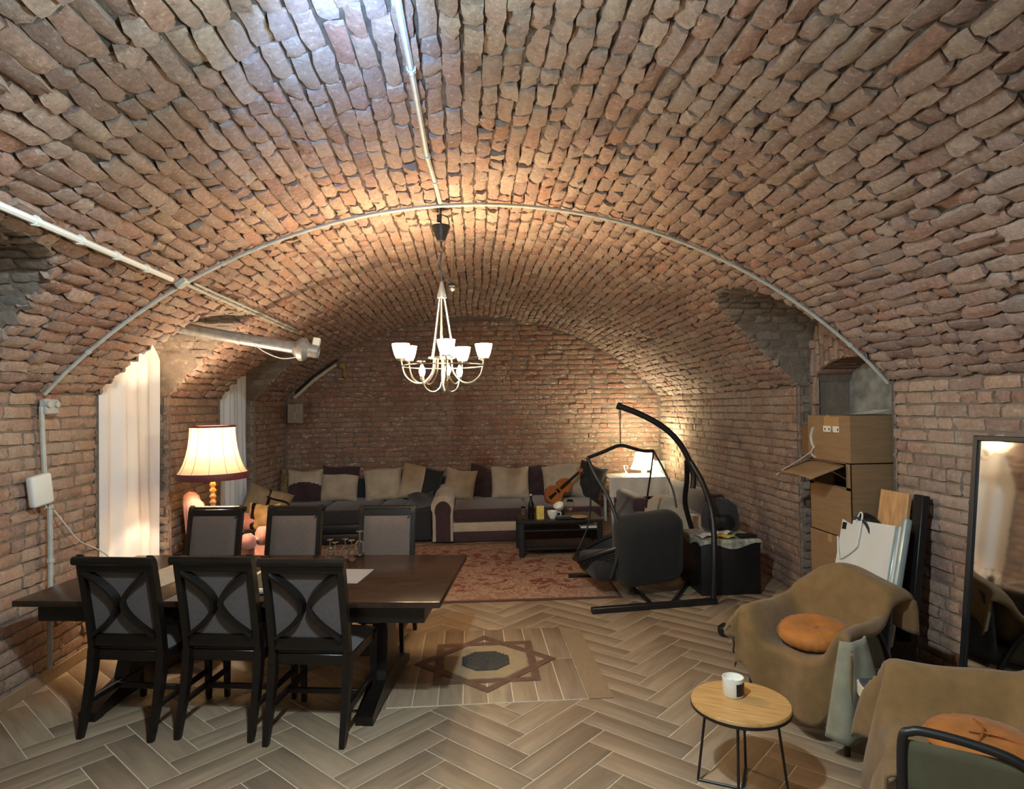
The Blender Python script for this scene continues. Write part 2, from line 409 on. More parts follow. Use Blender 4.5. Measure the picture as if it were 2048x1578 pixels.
def emit(parent, bl, m, rough, name='brick', cap=300, rest='brickwork', depth=.04, extra=0):
    """bl: list of (pos, ex, ey, n, L, W). The ones largest in view become objects, the rest one stuff part"""
    area = []
    for b in bl:
        ok, d = seen(b[0]); v = Vector(CAM) - Vector(b[0]); l = v.length
        area.append(b[4] * b[5] * abs(v.dot(Vector(b[3]))) / l / max(d, .3) ** 2 if ok else 0)
    order = np.argsort(-np.array(area)); first = set(int(i) for i in order[:cap] if area[int(i)] > 0)
    variants = []
    for k in range(14):
        v = brick_local(.24, .07, rough, depth); v[:, 0] /= .24; v[:, 1] /= .07
        variants.append(np_mesh(name, v, BF, m))
    allv = []
    for i, (p, ex, ey, nn, L, W) in enumerate(bl):
        ex, ey, nn = Vector(ex), Vector(ey), Vector(nn)
        a = random.gauss(0, .012) * rough; ex2 = ex * math.cos(a) + ey * math.sin(a); ey2 = nn.cross(ex2)
        pos = Vector(p) + nn * random.gauss(0, .0045) * rough
        if i in first:
            o = bpy.data.objects.new(name, variants[random.randrange(14)]); COL.objects.link(o); o.parent = parent
            sx = L * random.choice((1, -1)); sy = abs(W) * (1 if sx > 0 else -1)
            o.matrix_world = Matrix(((ex2.x * sx, ey2.x * sy, nn.x, pos.x), (ex2.y * sx, ey2.y * sy, nn.y, pos.y), (ex2.z * sx, ey2.z * sy, nn.z, pos.z), (0, 0, 0, 1)))
        else:
            v = brick_local(L, W, rough, depth)
            allv.append(v @ np.array([ex2, ey2, nn]) + np.array(pos))
    if allv:
        N_ = len(allv); F = (BF[None] + (np.arange(N_) * BNV)[:, None, None]).reshape(-1, 4)
        o = bpy.data.objects.new(rest, np_mesh(rest, np.concatenate(allv), F, m)); COL.objects.link(o); o.parent = parent; o['kind'] = 'stuff'
def split_run(a, b, Ls=(.25, .25, .12), start=None):
    """cut a..b into brick lengths"""
    out = []; x = a; first = True
    while x < b - .02:
        L = random.choice(Ls) * random.uniform(.93, 1.07)
        if first: L *= random.uniform(.35, 1); first = False
        if b - (x + L) < .06: L = b - x
        out.append((x, min(b, x + L))); x += L
    return out
JT = .013
def free_runs(side, z, lo, hi):
    cuts = []
    for n in NICHES:
        if n[0] != side: continue
        if z <= ZS: cuts.append((n[1], n[2]))
        elif z < n[3]:
            q = (1 - ((z - ZS) / (n[3] - ZS)) ** 2.5) ** (1 / 2.5) * (n[2] - n[1]) / 2; c = (n[1] + n[2]) / 2; cuts.append((c - q, c + q))
    runs = []; y = lo
    for a, b in sorted(cuts):
        if a > y: runs.append((y, a))
        y = max(y, b)
    if y < hi: runs.append((y, hi))
    return runs
# vault: courses run along the room
bl = []; pitch = .0835; nc = int(2 * TM * RV / pitch); dt = 2 * TM / nc
YV0 = .9
for k in range(nc):
    t = -TM + (k + .5) * dt; side = -1 if t < 0 else 1
    z = ZC + RV * math.cos(t); ph = random.uniform(0, 6)
    for a, b in free_runs(side, z, YV0, YB):
        for y0, y1 in split_run(a, b, (.25, .25, .25, .13, .13) if abs(t) > .3 else (.25, .24, .15, .13, .2)):
            yc = (y0 + y1) / 2; tt = t + (.10 * math.sin(yc * 1.1 + 1.3 * math.sin(t * 5)) + .09 * math.sin(yc * 2.7 + ph * .15)) * dt
            nn = (-math.sin(tt), 0, -math.cos(tt)); ey = (math.cos(tt), 0, -math.sin(tt))
            # right handed: ex x ey = n  -> ex = (0,1,0)
            bl.append((vp(tt, yc), (0, 1, 0), Vector(nn).cross(Vector((0, 1, 0))), nn, y1 - y0 - .009 - random.uniform(0, .008), pitch - .006 - random.uniform(-.001, .009)))
emit(CEIL, bl, M_vault, 1.25)
# side walls
def wall_bricks(side, segs):
    out = []; p = .079; nz = int(ZS / p); p = ZS / nz
    for k in range(nz):
        z = (k + .5) * p
        for a, b in segs:
            a = max(a, 1.2)
            if b <= a: continue
            for y0, y1 in split_run(a, b, (.255, .255, .125)):
                nn = Vector((-side, 0, 0)); ex = Vector((0, 1, 0)); ey = nn.cross(ex)
                out.append(((side * (A + .014), (y0 + y1) / 2, z + random.gauss(0, .002)), ex, ey, nn, y1 - y0 - .011, p - .012 - random.uniform(0, .004)))
    return out
def niche_bricks(i, xa, bricks_len):
    n = NICHES[i]; side = n[0]; xd = side * (A + DEEP[i]); out = []
    # jamb courses
    p = .079
    for k in range(int(ZS / p)):
        z = (k + .5) * p
        for y, s_ in ((n[1], 1), (n[2], -1)):
            for x0, x1 in split_run(A + .01, A + DEEP[i], (.25, .125)):
                if x1 - x0 < .04: continue
                nn = Vector((0, s_, 0)); ex = Vector((1, 0, 0)); ey = nn.cross(ex)
                out.append(((side * (x0 + x1) / 2, y, z), ex, ey, nn, x1 - x0 - .012, p - .013))
    P = [prof(n, k / 400) for k in range(401)]; acc = 0; nxt = .04
    for (ya_, za), (yb_, zb) in zip(P, P[1:]):
        acc += math.hypot(yb_ - ya_, zb - za)
        if acc >= nxt:
            nxt += .082; tx = Vector((0, yb_ - ya_, zb - za)).normalized(); nn = Vector((1, 0, 0)).cross(tx)
            if nn.z > 0: nn = -nn
            x0 = math.sqrt(max(.01, RV ** 2 - (za - ZC) ** 2)); y, z = ya_, za
            for a, b in split_run(x0 + .005, A + DEEP[i], (.25, .25, .13)):
                if b - a < .04: continue
                ex = Vector((1, 0, 0)); ey = nn.cross(ex)
                out.append(((side * (a + b) / 2, y, z), ex, ey, nn, b - a - .012, .068))
    return out
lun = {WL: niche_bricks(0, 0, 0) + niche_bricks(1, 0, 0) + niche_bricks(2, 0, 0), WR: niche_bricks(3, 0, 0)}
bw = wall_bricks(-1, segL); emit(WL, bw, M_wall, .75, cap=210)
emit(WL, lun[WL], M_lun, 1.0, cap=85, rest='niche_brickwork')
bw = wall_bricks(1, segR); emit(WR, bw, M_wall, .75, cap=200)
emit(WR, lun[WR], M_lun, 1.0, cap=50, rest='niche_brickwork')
# upright bricks of the tympanum + voussoirs of the small arch
out = []; n = NICHES[3]; y = n[1] + .05
while y < n[2] - .03:
    z0 = (zar(y) if ya < y < yb else 1.92) + .01; zt = zcross(n, y) - .02
    if y < ya or y > yb: z0 = .02
    for a, b in (split_run(z0, zt, (.25, .25, .13)) if zt - z0 > .05 else []):
        nn = Vector((-1, 0, 0)); ex = Vector((0, 0, 1)); ey = nn.cross(ex)
        out.append(((xt, y, (a + b) / 2), ex, ey, nn, b - a - .01, .062))
    y += .073
emit(WR, out, M_wall, 1.0, cap=45, rest='tympanum_brickwork')
out = []; y = ya + .03
while y < yb:
    s_ = (zar(y + .01) - zar(y - .01)) / .02; tx = Vector((0, 1, s_)).normalized(); ex = Vector((1, 0, 0)); nn = ex.cross(tx)
    if nn.z > 0: nn = -nn
    out.append((((xt + xb) / 2, y, zar(y)), ex, nn.cross(ex), nn, xb - xt - .01, .062)); y += .072
emit(WR, out, M_back, .8, cap=0, rest='arch_brickwork')
# back wall
out = []; p = .0775
for k in range(int((ZS + RISE) / p)):
    z = (k + .5) * p; xm = A if z < ZS else math.sqrt(max(0, RV ** 2 - (z - ZC) ** 2))
    if xm < .1: continue
    for x0, x1 in split_run(-xm, xm, (.255, .255, .125)):
        nn = Vector((0, -1, 0)); ex = Vector((1, 0, 0)); ey = nn.cross(ex)
        out.append((((x0 + x1) / 2, YB + .016, z), ex, ey, nn, x1 - x0 - .011, p - .012))
emit(WB, out, M_back, .9)
# ---------------------------------------------------------------- floor
M_grout = mat('floor_grout', 'c4b7a2', .9, var=.1)
def tile_mat(name):
    m = bpy.data.materials.new(name); nt, b, N, L = nodes(m)
    oi = N('ShaderNodeObjectInfo'); g_ = N('ShaderNodeNewGeometry'); tc = N('ShaderNodeTexCoord')
    ad = N('ShaderNodeMath'); L(g_.outputs['Random Per Island'], ad.inputs[0]); L(oi.outputs['Random'], ad.inputs[1])
    fr = N('ShaderNodeMath'); fr.operation = 'FRACT'; L(ad.outputs[0], fr.inputs[0])
    rp = N('ShaderNodeValToRGB'); cr = rp.color_ramp; st = ['867360', '917c66', '97836b', '8b7763', '9c886f', '8e7c69', '826f5c', '95806a']
    while len(cr.elements) < len(st): cr.elements.new(.5)
    for i, s_ in enumerate(st): cr.elements[i].position = i / (len(st) - 1); cr.elements[i].color = srgb(s_)
    L(fr.outputs[0], rp.inputs[0])
    cb = N('ShaderNodeCombineXYZ'); ml = N('ShaderNodeMath'); ml.operation = 'MULTIPLY'; ml.inputs[1].default_value = 37; L(fr.outputs[0], ml.inputs[0])
    for i in range(3): L(ml.outputs[0], cb.inputs[i])
    va = N('ShaderNodeVectorMath'); L(tc.outputs['UV'], va.inputs[0]); L(cb.outputs[0], va.inputs[1])
    mp = N('ShaderNodeMapping'); mp.inputs['Scale'].default_value = (1.6, 14, 1); L(va.outputs[0], mp.inputs[0])
    n1 = N('ShaderNodeTexNoise'); n1.inputs['Scale'].default_value = 1.6; n1.inputs['Detail'].default_value = 6; n1.inputs['Distortion'].default_value = .6; L(mp.outputs[0], n1.inputs[0])
    mr = N('ShaderNodeMapRange'); mr.inputs[1].default_value = .3; mr.inputs[2].default_value = .7; mr.inputs[3].default_value = .78; mr.inputs[4].default_value = 1.14; L(n1.outputs[0], mr.inputs[0])
    cc = N('ShaderNodeCombineColor')
    for i in range(3): L(mr.outputs[0], cc.inputs[i])
    mx = N('ShaderNodeMix'); mx.data_type = 'RGBA'; mx.blend_type = 'MULTIPLY'; mx.inputs[0].default_value = 1; L(rp.outputs[0], mx.inputs[6]); L(cc.outputs[0], mx.inputs[7])
    L(mx.outputs[2], b.inputs['Base Color']); b.inputs['Roughness'].default_value = .5; b.inputs['Specular IOR Level'].default_value = .35
    bp = N('ShaderNodeBump'); bp.inputs['Strength'].default_value = .12; bp.inputs['Distance'].default_value = .004; L(n1.outputs[0], bp.inputs['Height']); L(bp.outputs[0], b.inputs['Normal'])
    return m
M_tile = tile_mat('wood_look_tile')
g = G(); g.box((0, (Y0 + YB) / 2, -.0518), (2 * A + 1.0, YB - Y0 + .3, .1), bev=0)
FLOOR = shell('floor', g, M_grout)
TL, TW, GAP, H = .60, .15, .0055, .008
def tile_local():
    x, y, b = .5, .5, .004
    vs = []; 
    for (dx, dz) in ((0, -H), (0, -.0012), (-.0012, 0)):
        X, Y = (TL - GAP) / 2 + dx, (TW - GAP) / 2 + dx
        vs += [(-X, -Y, dz), (X, -Y, dz), (X, Y, dz), (-X, Y, dz)]
    fs = [(8, 9, 10, 11)] + [(a + k, a + (k + 1) % 4, a + 4 + (k + 1) % 4, a + 4 + k) for a in (0, 4) for k in range(4)]
    return np.array(vs), np.array(fs)
TV, TF = tile_local()
def tile_mesh(name, verts, faces, uv):
    me = np_mesh(name, verts, faces, M_tile); l = me.uv_layers.new(name='UVMap')
    vi = np.empty(len(me.loops), np.int32); me.loops.foreach_get('vertex_index', vi)
    l.data.foreach_set('uv', uv[vi].astype(np.float32).ravel()); return me
SX, SY, SR = -.021, 4.428, .488
tiles = []
c45 = math.sqrt(.5)
for k in range(-90, 120):
    for m_ in range(-9, 10):
        for typ in (0, 1):
            if typ == 0: a, b = k * TW + m_ * TL + TL / 2, k * TW - m_ * TL + TW / 2
            else: a, b = k * TW + TL + m_ * TL + TW / 2, k * TW + TW - TL - m_ * TL + TL / 2
            x, y = (a - b) * c45 + .17, (a + b) * c45 + .05
            if abs(x) > A + .3 or y < .6 or y > YB + .1: continue
            if abs(x - SX) < .36 and abs(y - SY) < .36: continue
            tiles.append((x, y, R(45) + (PI / 2 if typ else 0)))
tiles.sort(key=lambda t: -(10 if seen((t[0], t[1], 0))[0] else 0) + math.hypot(t[0], t[1]))
me = tile_mesh('floor_tile', TV, TF, TV[:, :2]); allv = []; uvs = []
for i, (x, y, a) in enumerate(tiles):
    if i < 300:
        o = bpy.data.objects.new('floor_tile', me); COL.objects.link(o); o.parent = FLOOR; o.location = (x, y, random.uniform(-.0004, .0004)); o.rotation_euler = (0, 0, a)
    else:
        ca, sa = math.cos(a), math.sin(a); allv.append(np.stack([TV[:, 0] * ca - TV[:, 1] * sa + x, TV[:, 0] * sa + TV[:, 1] * ca + y, TV[:, 2]], 1)); uvs.append(TV[:, :2])
N_ = len(allv); F = (TF[None] + (np.arange(N_) * len(TV))[:, None, None]).reshape(-1, 4)
o = bpy.data.objects.new('floor_tiling', tile_mesh('floor_tiling', np.concatenate(allv), F, np.concatenate(uvs))); COL.objects.link(o); o.parent = FLOOR; o['kind'] = 'stuff'
# medallion: two crossed squares of brown strips round an octagonal drain grate
M_medal = mat('medallion_tile', '8a765e', .5, var=.12, scale=10, stretch=(1, 5, 1)); M_strip = mat('medallion_strip', '5d463a', .5, var=.2, scale=14, col2='6f5546')
M_inner = mat('medallion_cream', '98866b', .5, var=.1, scale=12)
q = SR * c45
pv = TV * np.array([.62 / TL, 1.0, 1.0]); pm = tile_mesh('medallion_tile', pv, TF, pv[:, :2])
for i in range(8):
    for j in range(2):
        o = bpy.data.objects.new('medallion_tile', pm); COL.objects.link(o); o.parent = FLOOR; o.location = (SX + (i - 3.5) * .15, SY + (j - .5) * .62, .005); o.rotation_euler = (0, 0, PI / 2)
g = G(); g.box((SX, SY, .001), (1.20, 1.24, .006), bev=.001); g.build('medallion_bed', M_grout, FLOOR)
g = G(); oc = [(SX + .30 * math.cos(R(22.5 + 45 * k)), .30 * math.sin(R(22.5 + 45 * k))) for k in range(8)]
g.prism(oc, .003, Matrix(((1, 0, 0, 0), (0, 0, 1, SY), (0, 1, 0, .0052), (0, 0, 0, 1)))); g.build('medallion_octagon', M_inner, FLOOR)
for rot in (0, PI / 4):
    for k in range(4):
        a = rot + k * PI / 2; d = q - .0275 if rot == 0 else q - .0275
        g = G(); g.box((0, 0, 0), (2 * q - (.11 if k % 2 else 0), .055, .0036), bev=.0008)
        o = g.build('medallion_strip', M_strip, FLOOR); o.location = (SX - d * math.sin(a), SY + d * math.cos(a), .0075 + (.0006 if rot else 0)); o.rotation_euler = (0, 0, a)
for x, y, l, a in ((SX + .677, SY - .02, 1.20, PI / 2), (SX - .677, SY - .02, 1.20, PI / 2)):
    g = G(); g.box((0, 0, 0), (l, .145, .006), bev=.001); o = g.build('border_plank', M_medal, FLOOR); o.location = (x, y, .0032); o.rotation_euler = (0, 0, a)
g = G(); M_grate = mat('drain_metal', '55585a', .5, metal=.6, var=.3, scale=40)
oc = [(SX + .175 * math.cos(R(22.5 + 45 * k)), .175 * math.sin(R(22.5 + 45 * k))) for k in range(8)]
g.prism(oc, .003, Matrix(((1, 0, 0, 0), (0, 0, 1, SY), (0, 1, 0, .0082), (0, 0, 0, 1)))); dg = g.build('drain_cover', M_grate, FLOOR)
g = G()
for k in range(-6, 7):
    x = k * .025; h = min(.16, .235 - abs(x)); g.box((SX + x, SY, .013), (.013, 2 * h - .01, .004), bev=.001)
g.build('grating', M_grate, dg)
g = G()
for y0, y1 in ((2.2, 2.45), (3.62, 5.02), (6.14, 7.36), (8.5, 9.9)):
    g.box((-A + .012, (y0 + y1) / 2, .04), (.02, y1 - y0, .08), bev=.003)
BB = shell('baseboard_left', g, M_medal)
# ---------------------------------------------------------------- curtains
def curtain(y0, y1, x, ztop, label, folds, seed):
    rr = random.Random(seed); g = G(); ph = [rr.uniform(0, 6) for _ in range(4)]
    nc = NICHES[1] if y0 < 6 else NICHES[2]
    def fn(u, v):
        y = y0 + (y1 - y0) * u
        zt = min(ztop, zcross(nc, min(max(y, nc[1] + .02), nc[2] - .02)) - .01)
        z = .03 + (zt - .03) * v
        d = .024 * math.sin(u * folds * 2 * PI + ph[0] + .35 * math.sin(v * 2 + ph[1])) + .012 * math.sin(u * folds * 4.3 + ph[2]) + .01 * math.sin(u * 9 + v * 3 + ph[3])
        return (x + d * (1 - .35 * v), y, z)
    g.grid(fn, 90, 24)
    o = g.build('curtain', M_curtain, None, True, 180); return tag(o, label, 'curtain')
curtain(5.04, 6.10, -A - .09, 2.56, 'tall white voile curtain in the niche beside the lit floor lamp, left of it', 5, 1)
curtain(7.38, 8.47, -A - .09, 2.5, 'narrow-looking white pleated curtain in the far niche, right behind the lit floor lamp', 8, 2)
# ---------------------------------------------------------------- dining table
tb = thing('dining_table', 'long dark brown wooden dining table with six chairs around it', 'table', (-1.45, 4.172, 0), R(-7.3))
TH = .71
for i, (x0, x1) in enumerate(((-1.17, -.30), (-.298, .298), (.30, 1.25))):
    g = G(); g.box(((x0 + x1) / 2, 0, TH - .0175), (x1 - x0, 1.10, .035), bev=.006, seg=2); g.build('tabletop_leaf', M_tabletop, tb)
g = G()
for y in (-.47, .47): g.box((.04, y, TH - .085), (2.22, .03, .10), bev=.003)
for x in (-1.055, 1.135): g.box((x, 0, TH - .085), (.03, .94, .10), bev=.003)
g.build('apron', M_blackwood, tb)
for sx in (-1, 1):
    x = sx * .80; g = G()
    g.box((x, 0, TH - .16), (.14, .7, .06), bev=.01)
    prof_ = [(.17, .60), (.13, .5), (.10, .40), (.11, .28), (.15, .18), (.17, .12)]
    vs = []
    for hw, z in prof_[::-1]: vs += [(x - .045, -hw, z), (x + .045, -hw, z), (x + .045, hw, z), (x - .045, hw, z)]
    fs = [(0, 3, 2, 1), (20, 21, 22, 23)] + [(4 * k + a, 4 * k + (a + 1) % 4, 4 * k + 4 + (a + 1) % 4, 4 * k + 4 + a) for k in range(5) for a in range(4)]
    g.add(vs, fs); p = g.build('pedestal', M_blackwood, tb, ang=30)
    g = G(); g.prism([(-.46, 0), (-.46, .05), (-.38, .075), (-.16, .13), (.16, .13), (.38, .075), (.46, .05), (.46, 0), (.40, 0), (.36, .02), (-.36, .02), (-.40, 0)], .10,
                     Matrix(((0, 1, 0, x - .05), (1, 0, 0, 0), (0, 0, 1, 0), (0, 0, 0, 1)))); g.build('pedestal_foot', M_blackwood, p, ang=20)
g = G(); g.box((0, 0, .26), (1.6, .06, .09), bev=.005); g.build('stretcher', M_blackwood, tb)
# ---------------------------------------------------------------- dining chairs (back at -y, facing +y)
def make_chair(label, loc, rz, group):
    t = thing('dining_chair', label, 'chair', loc, rz, group)
    yb_ = lambda z: -.20 - .09 * max(0, (z - .45) / .5) ** 1.2
    for sx in (-1, 1):
        x = sx * .205
        pts = [(x, -.30, 0), (x, -.255, .15), (x, -.215, .32), (x, -.20, .45)]
        g = G(); g.tube(smoothpath(pts, 4), [.019 + .011 * min(1, k / 8) for k in range(13)], 4, flat=(1.1, 1.0)); g.build('leg', M_blackwood, t, ang=30)
        g = G(); g.tube([(sx * .215, .21, 0), (sx * .215, .205, .43)], [.018, .028], 4); g.build('leg', M_blackwood, t, ang=30)
    g = G()
    for sx in (-1, 1):
        pts = [(sx * .205, yb_(z), z) for z in (.44, .55, .68, .80, .90, .945)] + [(sx * .205, -.315, .972)]
        g.tube(smoothpath(pts, 3), .027, 4, flat=(1.15, .9))
    g.box((0, yb_(.49), .50), (.39, .03, .07), bev=.004)
    g.build('back_frame', M_blackwood, t, ang=30)
    g = G(); g.tube([(-.232, -.312, .957), (.232, -.312, .957)], .024, 10); g.box((0, -.29, .925), (.40, .032, .06), rot=(R(12), 0, 0), bev=.004)
    g.build('top_rail', M_blackwood, t, ang=40)
    g = G()
    def pn(u, v):
        x = -.185 + .37 * u; z = .53 + .375 * v; q = 1 - (2 * u - 1) ** 6; q *= 1 - (2 * v - 1) ** 6
        return (x, yb_(z) + .012 + .02 * q, z)
    g.grid(pn, 11, 11); g.build('backrest_pad', M_chairfab, t, ang=180)
    g = G(); g.grid(lambda u, v: (-.185 + .37 * u, yb_(.53 + .375 * v) + .004, .53 + .375 * v), 5, 8); g.build('backrest_rear', M_chairfab, t, ang=180)
    for sx in (-1, 1):      # two bowed slats that touch in the middle
        pts = []
        for k in range(15):
            v = k / 14; z = .535 + .36 * v; x = sx * (.014 + .168 * abs(2 * v - 1) ** 1.7)
            pts.append((x, yb_(z) - .012, z))
        g = G(); g.tube(pts, .030, 4, flat=(1.15, .45)); g.build('back_slat', M_blackwood, t, ang=30)
    g = G(); g.box((0, .005, .415), (.45, .42, .06), bev=.005); g.build('seat_frame', M_blackwood, t)
    g = G()
    def st(u, v):
        x = (2 * u - 1) * (.215 + .012 * v); y = -.19 + .42 * v; q = (1 - abs(2 * u - 1) ** 5) * (1 - abs(2 * v - 1) ** 5)
        return (x, y, .445 + .03 * q ** .5)
    g.grid(st, 13, 13); g.build('seat_pad', M_chairfab, t, ang=180)
    g = G(); 
    for sx in (-1, 1): g.box((sx * .21, -.02, .17), (.022, .42, .03), bev=.003)
    g.box((0, -.02, .17), (.41, .022, .03), bev=.003); g.build('stretcher', M_blackwood, t)
    return t
GN = 'dark dining chairs with crossed backs'
c0 = make_chair('dark crossed-back dining chair, leftmost on the near side of the table', (-1.97, 3.885, 0), R(-10.5), GN)
copy_tree(c0, (-1.44, 3.83, 0), R(-9.5), 'dark crossed-back dining chair, middle one on the near side of the table')
copy_tree(c0, (-.945, 3.715, 0), R(-9), 'dark crossed-back dining chair, rightmost on the near side, closest to the floor drain')
copy_tree(c0, (-2.20, 5.06, 0), R(173), 'grey-backed dark dining chair on the far side, in front of the floor lamp')
copy_tree(c0, (-1.55, 4.98, 0), R(173), 'grey-backed dark dining chair, middle one on the far side of the table')
copy_tree(c0, (-.80, 4.86, 0), R(173), 'grey-backed dark dining chair on the far side, nearest the rug')
# things on the table
def wine_glass(loc, label, up=False, s=1):
    t = thing('wine_glass', label, 'glass', loc, 0, 'upturned glasses on the dining table')
    g = G(); pr = [(.030, 0), (.036, .03), (.039, .06), (.034, .09), (.015, .112), (.004, .12)]
    g.lathe([(r * s, z * s) for r, z in pr], 18, cap=False); g.build('bowl', M_glass, t, ang=180, thick=.0015)
    g = G(); g.lathe([(.004 * s, .12 * s), (.0035 * s, .175 * s)], 8); g.build('stem', M_glass, t, ang=60)
    g = G(); g.lathe([(.0035 * s, .174 * s), (.03 * s, .182 * s), (.031 * s, .184 * s), (.004 * s, .186 * s)], 18); g.build('foot', M_glass, t, ang=60)
    return t
for x, y, s_, lb in ((-1.085, 4.52, .78, 'short upturned stemmed glass, leftmost on the dining table'), (-1.03, 4.42, .78, 'upturned stemmed glass standing nearest the table edge, second from left'),
                 (-.985, 4.54, .76, 'upturned stemmed glass in the middle of the cluster on the table'), (-.925, 4.46, .8, 'upturned stemmed glass beside the grey sheet of paper'), (-.90, 4.63, .95, 'tallest upturned stemmed glass at the back right of the cluster')):
    wine_glass((x, y, TH), lb, s=s_)
g = G(); g.box((0, 0, .001), (.19, .33, .002), bev=0); o = g.build('placemat', M_paper, None, loc=(-.86, 4.07, TH)); o.rotation_euler = (0, 0, R(-9)); o.data.materials[0] = mat('grey_paper', '77757a', .7, var=.05)
tag(o, 'grey sheet of paper lying by the glasses on the dining table', 'paper')
g = G(); g.box((0, 0, .0015), (.30, .94, .003), bev=0); g.box((0, -.42, .0035), (.30, .006, .001), bev=0)  # pale sheet put in as the curtain's reflection on the tabletop
o = g.build('curtain_reflection', mat('pale_reflection', 'a59b8e', .85, var=.1, bump=.2, bscale=300), None, loc=(-2.05, 4.23, TH)); o.rotation_euler = (0, 0, R(-14)); tag(o, 'pale strip imitating the curtain reflection on the left end of the dining table', 'painted reflection')
tr = thing('serving_tray', 'small dark tray with a pale rim on the table between two near chairs', 'tray', (-1.36, 3.98, TH), R(-9))
g = G(); g.box((0, 0, .008), (.24, .5, .012), bev=.004); g.build('tray_base', mat('olive_wood', '4b4433', .4, var=.3), tr)
g = G(); 
for y in (-.24, .24): g.box((0, y, .024), (.24, .016, .022), bev=.004)
for x in (-.112, .112): g.box((x, 0, .02), (.016, .49, .014), bev=.004)
g.build('rim', M_cream, tr)
# ---------------------------------------------------------------- chandelier
CX, CY = -.290, 4.51
ch = thing('chandelier', 'lit brushed metal chandelier with glass shades hanging over the dining table', 'chandelier', (CX, CY, 1.86))
def L_(z): return z - 1.86
g = G(); g.tube([(0, 0, L_(3.16)), (0, 0, L_(3.0))], .006, 6); g.tube([(.0, 0, L_(3.12)), (.05, 0, L_(3.1)), (.06, 0, L_(3.05)), (.03, 0, L_(3.03))], .004, 6); g.box((-.012, 0, L_(3.09)), (.03, .03, .05)); g.build('ceiling_hook', M_black, ch)
g = G(); g.lathe([(.012, L_(2.925)), (.028, L_(2.93)), (.068, L_(3.03)), (.066, L_(3.036)), (.01, L_(3.032))], 24); g.build('canopy_cup', M_black, ch)
g = G(); g.tube([(0, 0, L_(2.93)), (0, 0, L_(2.885))], .007, 6); g.tube(arc((0, 0, L_(2.865)), .018, PI / 2, -PI * .9, 10), .004, 6); g.tube(smoothpath([(0, 0, L_(2.855)), (-.008, 0, L_(2.78)), (0, 0, L_(2.70)), (.002, 0, L_(2.63))], 5), .005, 6); g.build('suspension_hook', M_black, ch)
g = G(); g.tube(smoothpath([(0, 0, L_(2.84)), (-.005, 0, L_(2.75)), (.015, 0, L_(2.68)), (.05, 0, L_(2.635))], 6), .004, 6); g.tube([(.05, 0, L_(2.635)), (.068, 0, L_(2.62))], .012, 8); g.build('power_cord', M_black, ch)
g = G(); g.lathe([(.001, -.034), (.02, -.027), (.033, -.008), (.033, .008), (.02, .027), (.001, .034)], 16, c=(.073, 0, L_(2.605))); g.box((.073, -.033, L_(2.605)), (.05, .006, .006), mi=0); g.build('cord_connector', M_black, ch)
g = G(); g.lathe([(.034, L_(2.525)), (.034, L_(2.535)), (.012, L_(2.63)), (.004, L_(2.645))], 16); g.build('cone_collar', M_steel, ch)
for a in (100, 220, 340):
    ca, sa = math.cos(R(a)), math.sin(R(a)); g = G(); g.tube([(.018 * ca, .018 * sa, L_(2.53)), (.085 * ca, .085 * sa, L_(2.11))], .0095, 8); g.build('stem', M_chrome, ch)
g = G(); g.lathe([(.10, L_(2.098)), (.10, L_(2.108)), (.088, L_(2.108)), (.088, L_(2.098))], 24, cap=False); g.lathe([(.006, L_(1.868)), (.014, L_(1.88)), (.02, L_(1.90)), (.014, L_(1.925)), (.01, L_(2.105))], 12)
g.tube(arc((0, 0, L_(2.045)), .285, 0, 2 * PI, 41, 'xy')[:-1], .005, 6, closed=True); g.build('hub', M_chrome, ch)
M_shade = emis('frosted_glass_lit', (1.0, .80, .52), 10.0); M_bulb = emis('candle_bulb_lit', (1.0, .74, .42), 22)
M_unlit = glass('clear_shade', 'fff4e0', .1)
shp = [(.032, 0), (.042, .02), (.052, .055), (.060, .098)]
for a, lit in ((4, 1), (62, 1), (126, 2), (150, 1), (188, 1), (277, 1)):
    ca, sa = math.cos(R(a)), math.sin(R(a)); P = lambda r, z: (r * ca, r * sa, L_(z))
    g = G(); g.tube(smoothpath([P(.06, 2.10), P(.075, 2.0), P(.13, 1.935), P(.20, 1.93), P(.265, 1.985), P(.29, 2.085)], 6), .0065, 8)
    am = g.build('arm', M_chrome, ch)
    g = G(); g.lathe([(.008, 2.08 - 1.86), (.038, 2.092 - 1.86), (.036, 2.10 - 1.86), (.012, 2.104 - 1.86)], 16, c=(.29 * ca, .29 * sa, 0)); g.build('cup', M_chrome, am)
    if lit == 1:
        g = G(); g.lathe([(r, z + 2.103 - 1.86) for r, z in shp], 20, c=(.29 * ca, .29 * sa, 0), cap=False); g.build('glass_shade', M_shade, am, ang=180, thick=.003)
        point('chandelier_light', (CX + .29 * ca, CY + .29 * sa, 2.185), 5.2, WARM, .03)
for a in (200, 285, 40):
    ca, sa = math.cos(R(a)), math.sin(R(a)); P = lambda r, z: (r * ca, r * sa, L_(z))
    g = G(); g.tube(smoothpath([P(.012, 1.93), P(.03, 1.885), P(.075, 1.865), P(.125, 1.89), P(.15, 1.95)], 6), .0055, 8); am = g.build('lower_arm', M_chrome, ch)
    g = G(); g.lathe([(.012, 1.945 - 1.86), (.014, 1.975 - 1.86)], 10, c=(.15 * ca, .15 * sa, 0)); g.build('bulb_socket', M_chrome, am)
    g = G(); g.lathe([(.012, .115), (.022, .14), (.021, .16), (.008, .19), (.001, .2)], 14, c=(.15 * ca, .15 * sa, 0)); g.build('bulb', M_bulb, am)
    point('chandelier_light', (CX + .17 * ca, CY + .17 * sa, 2.02), 16, WARM, .02)
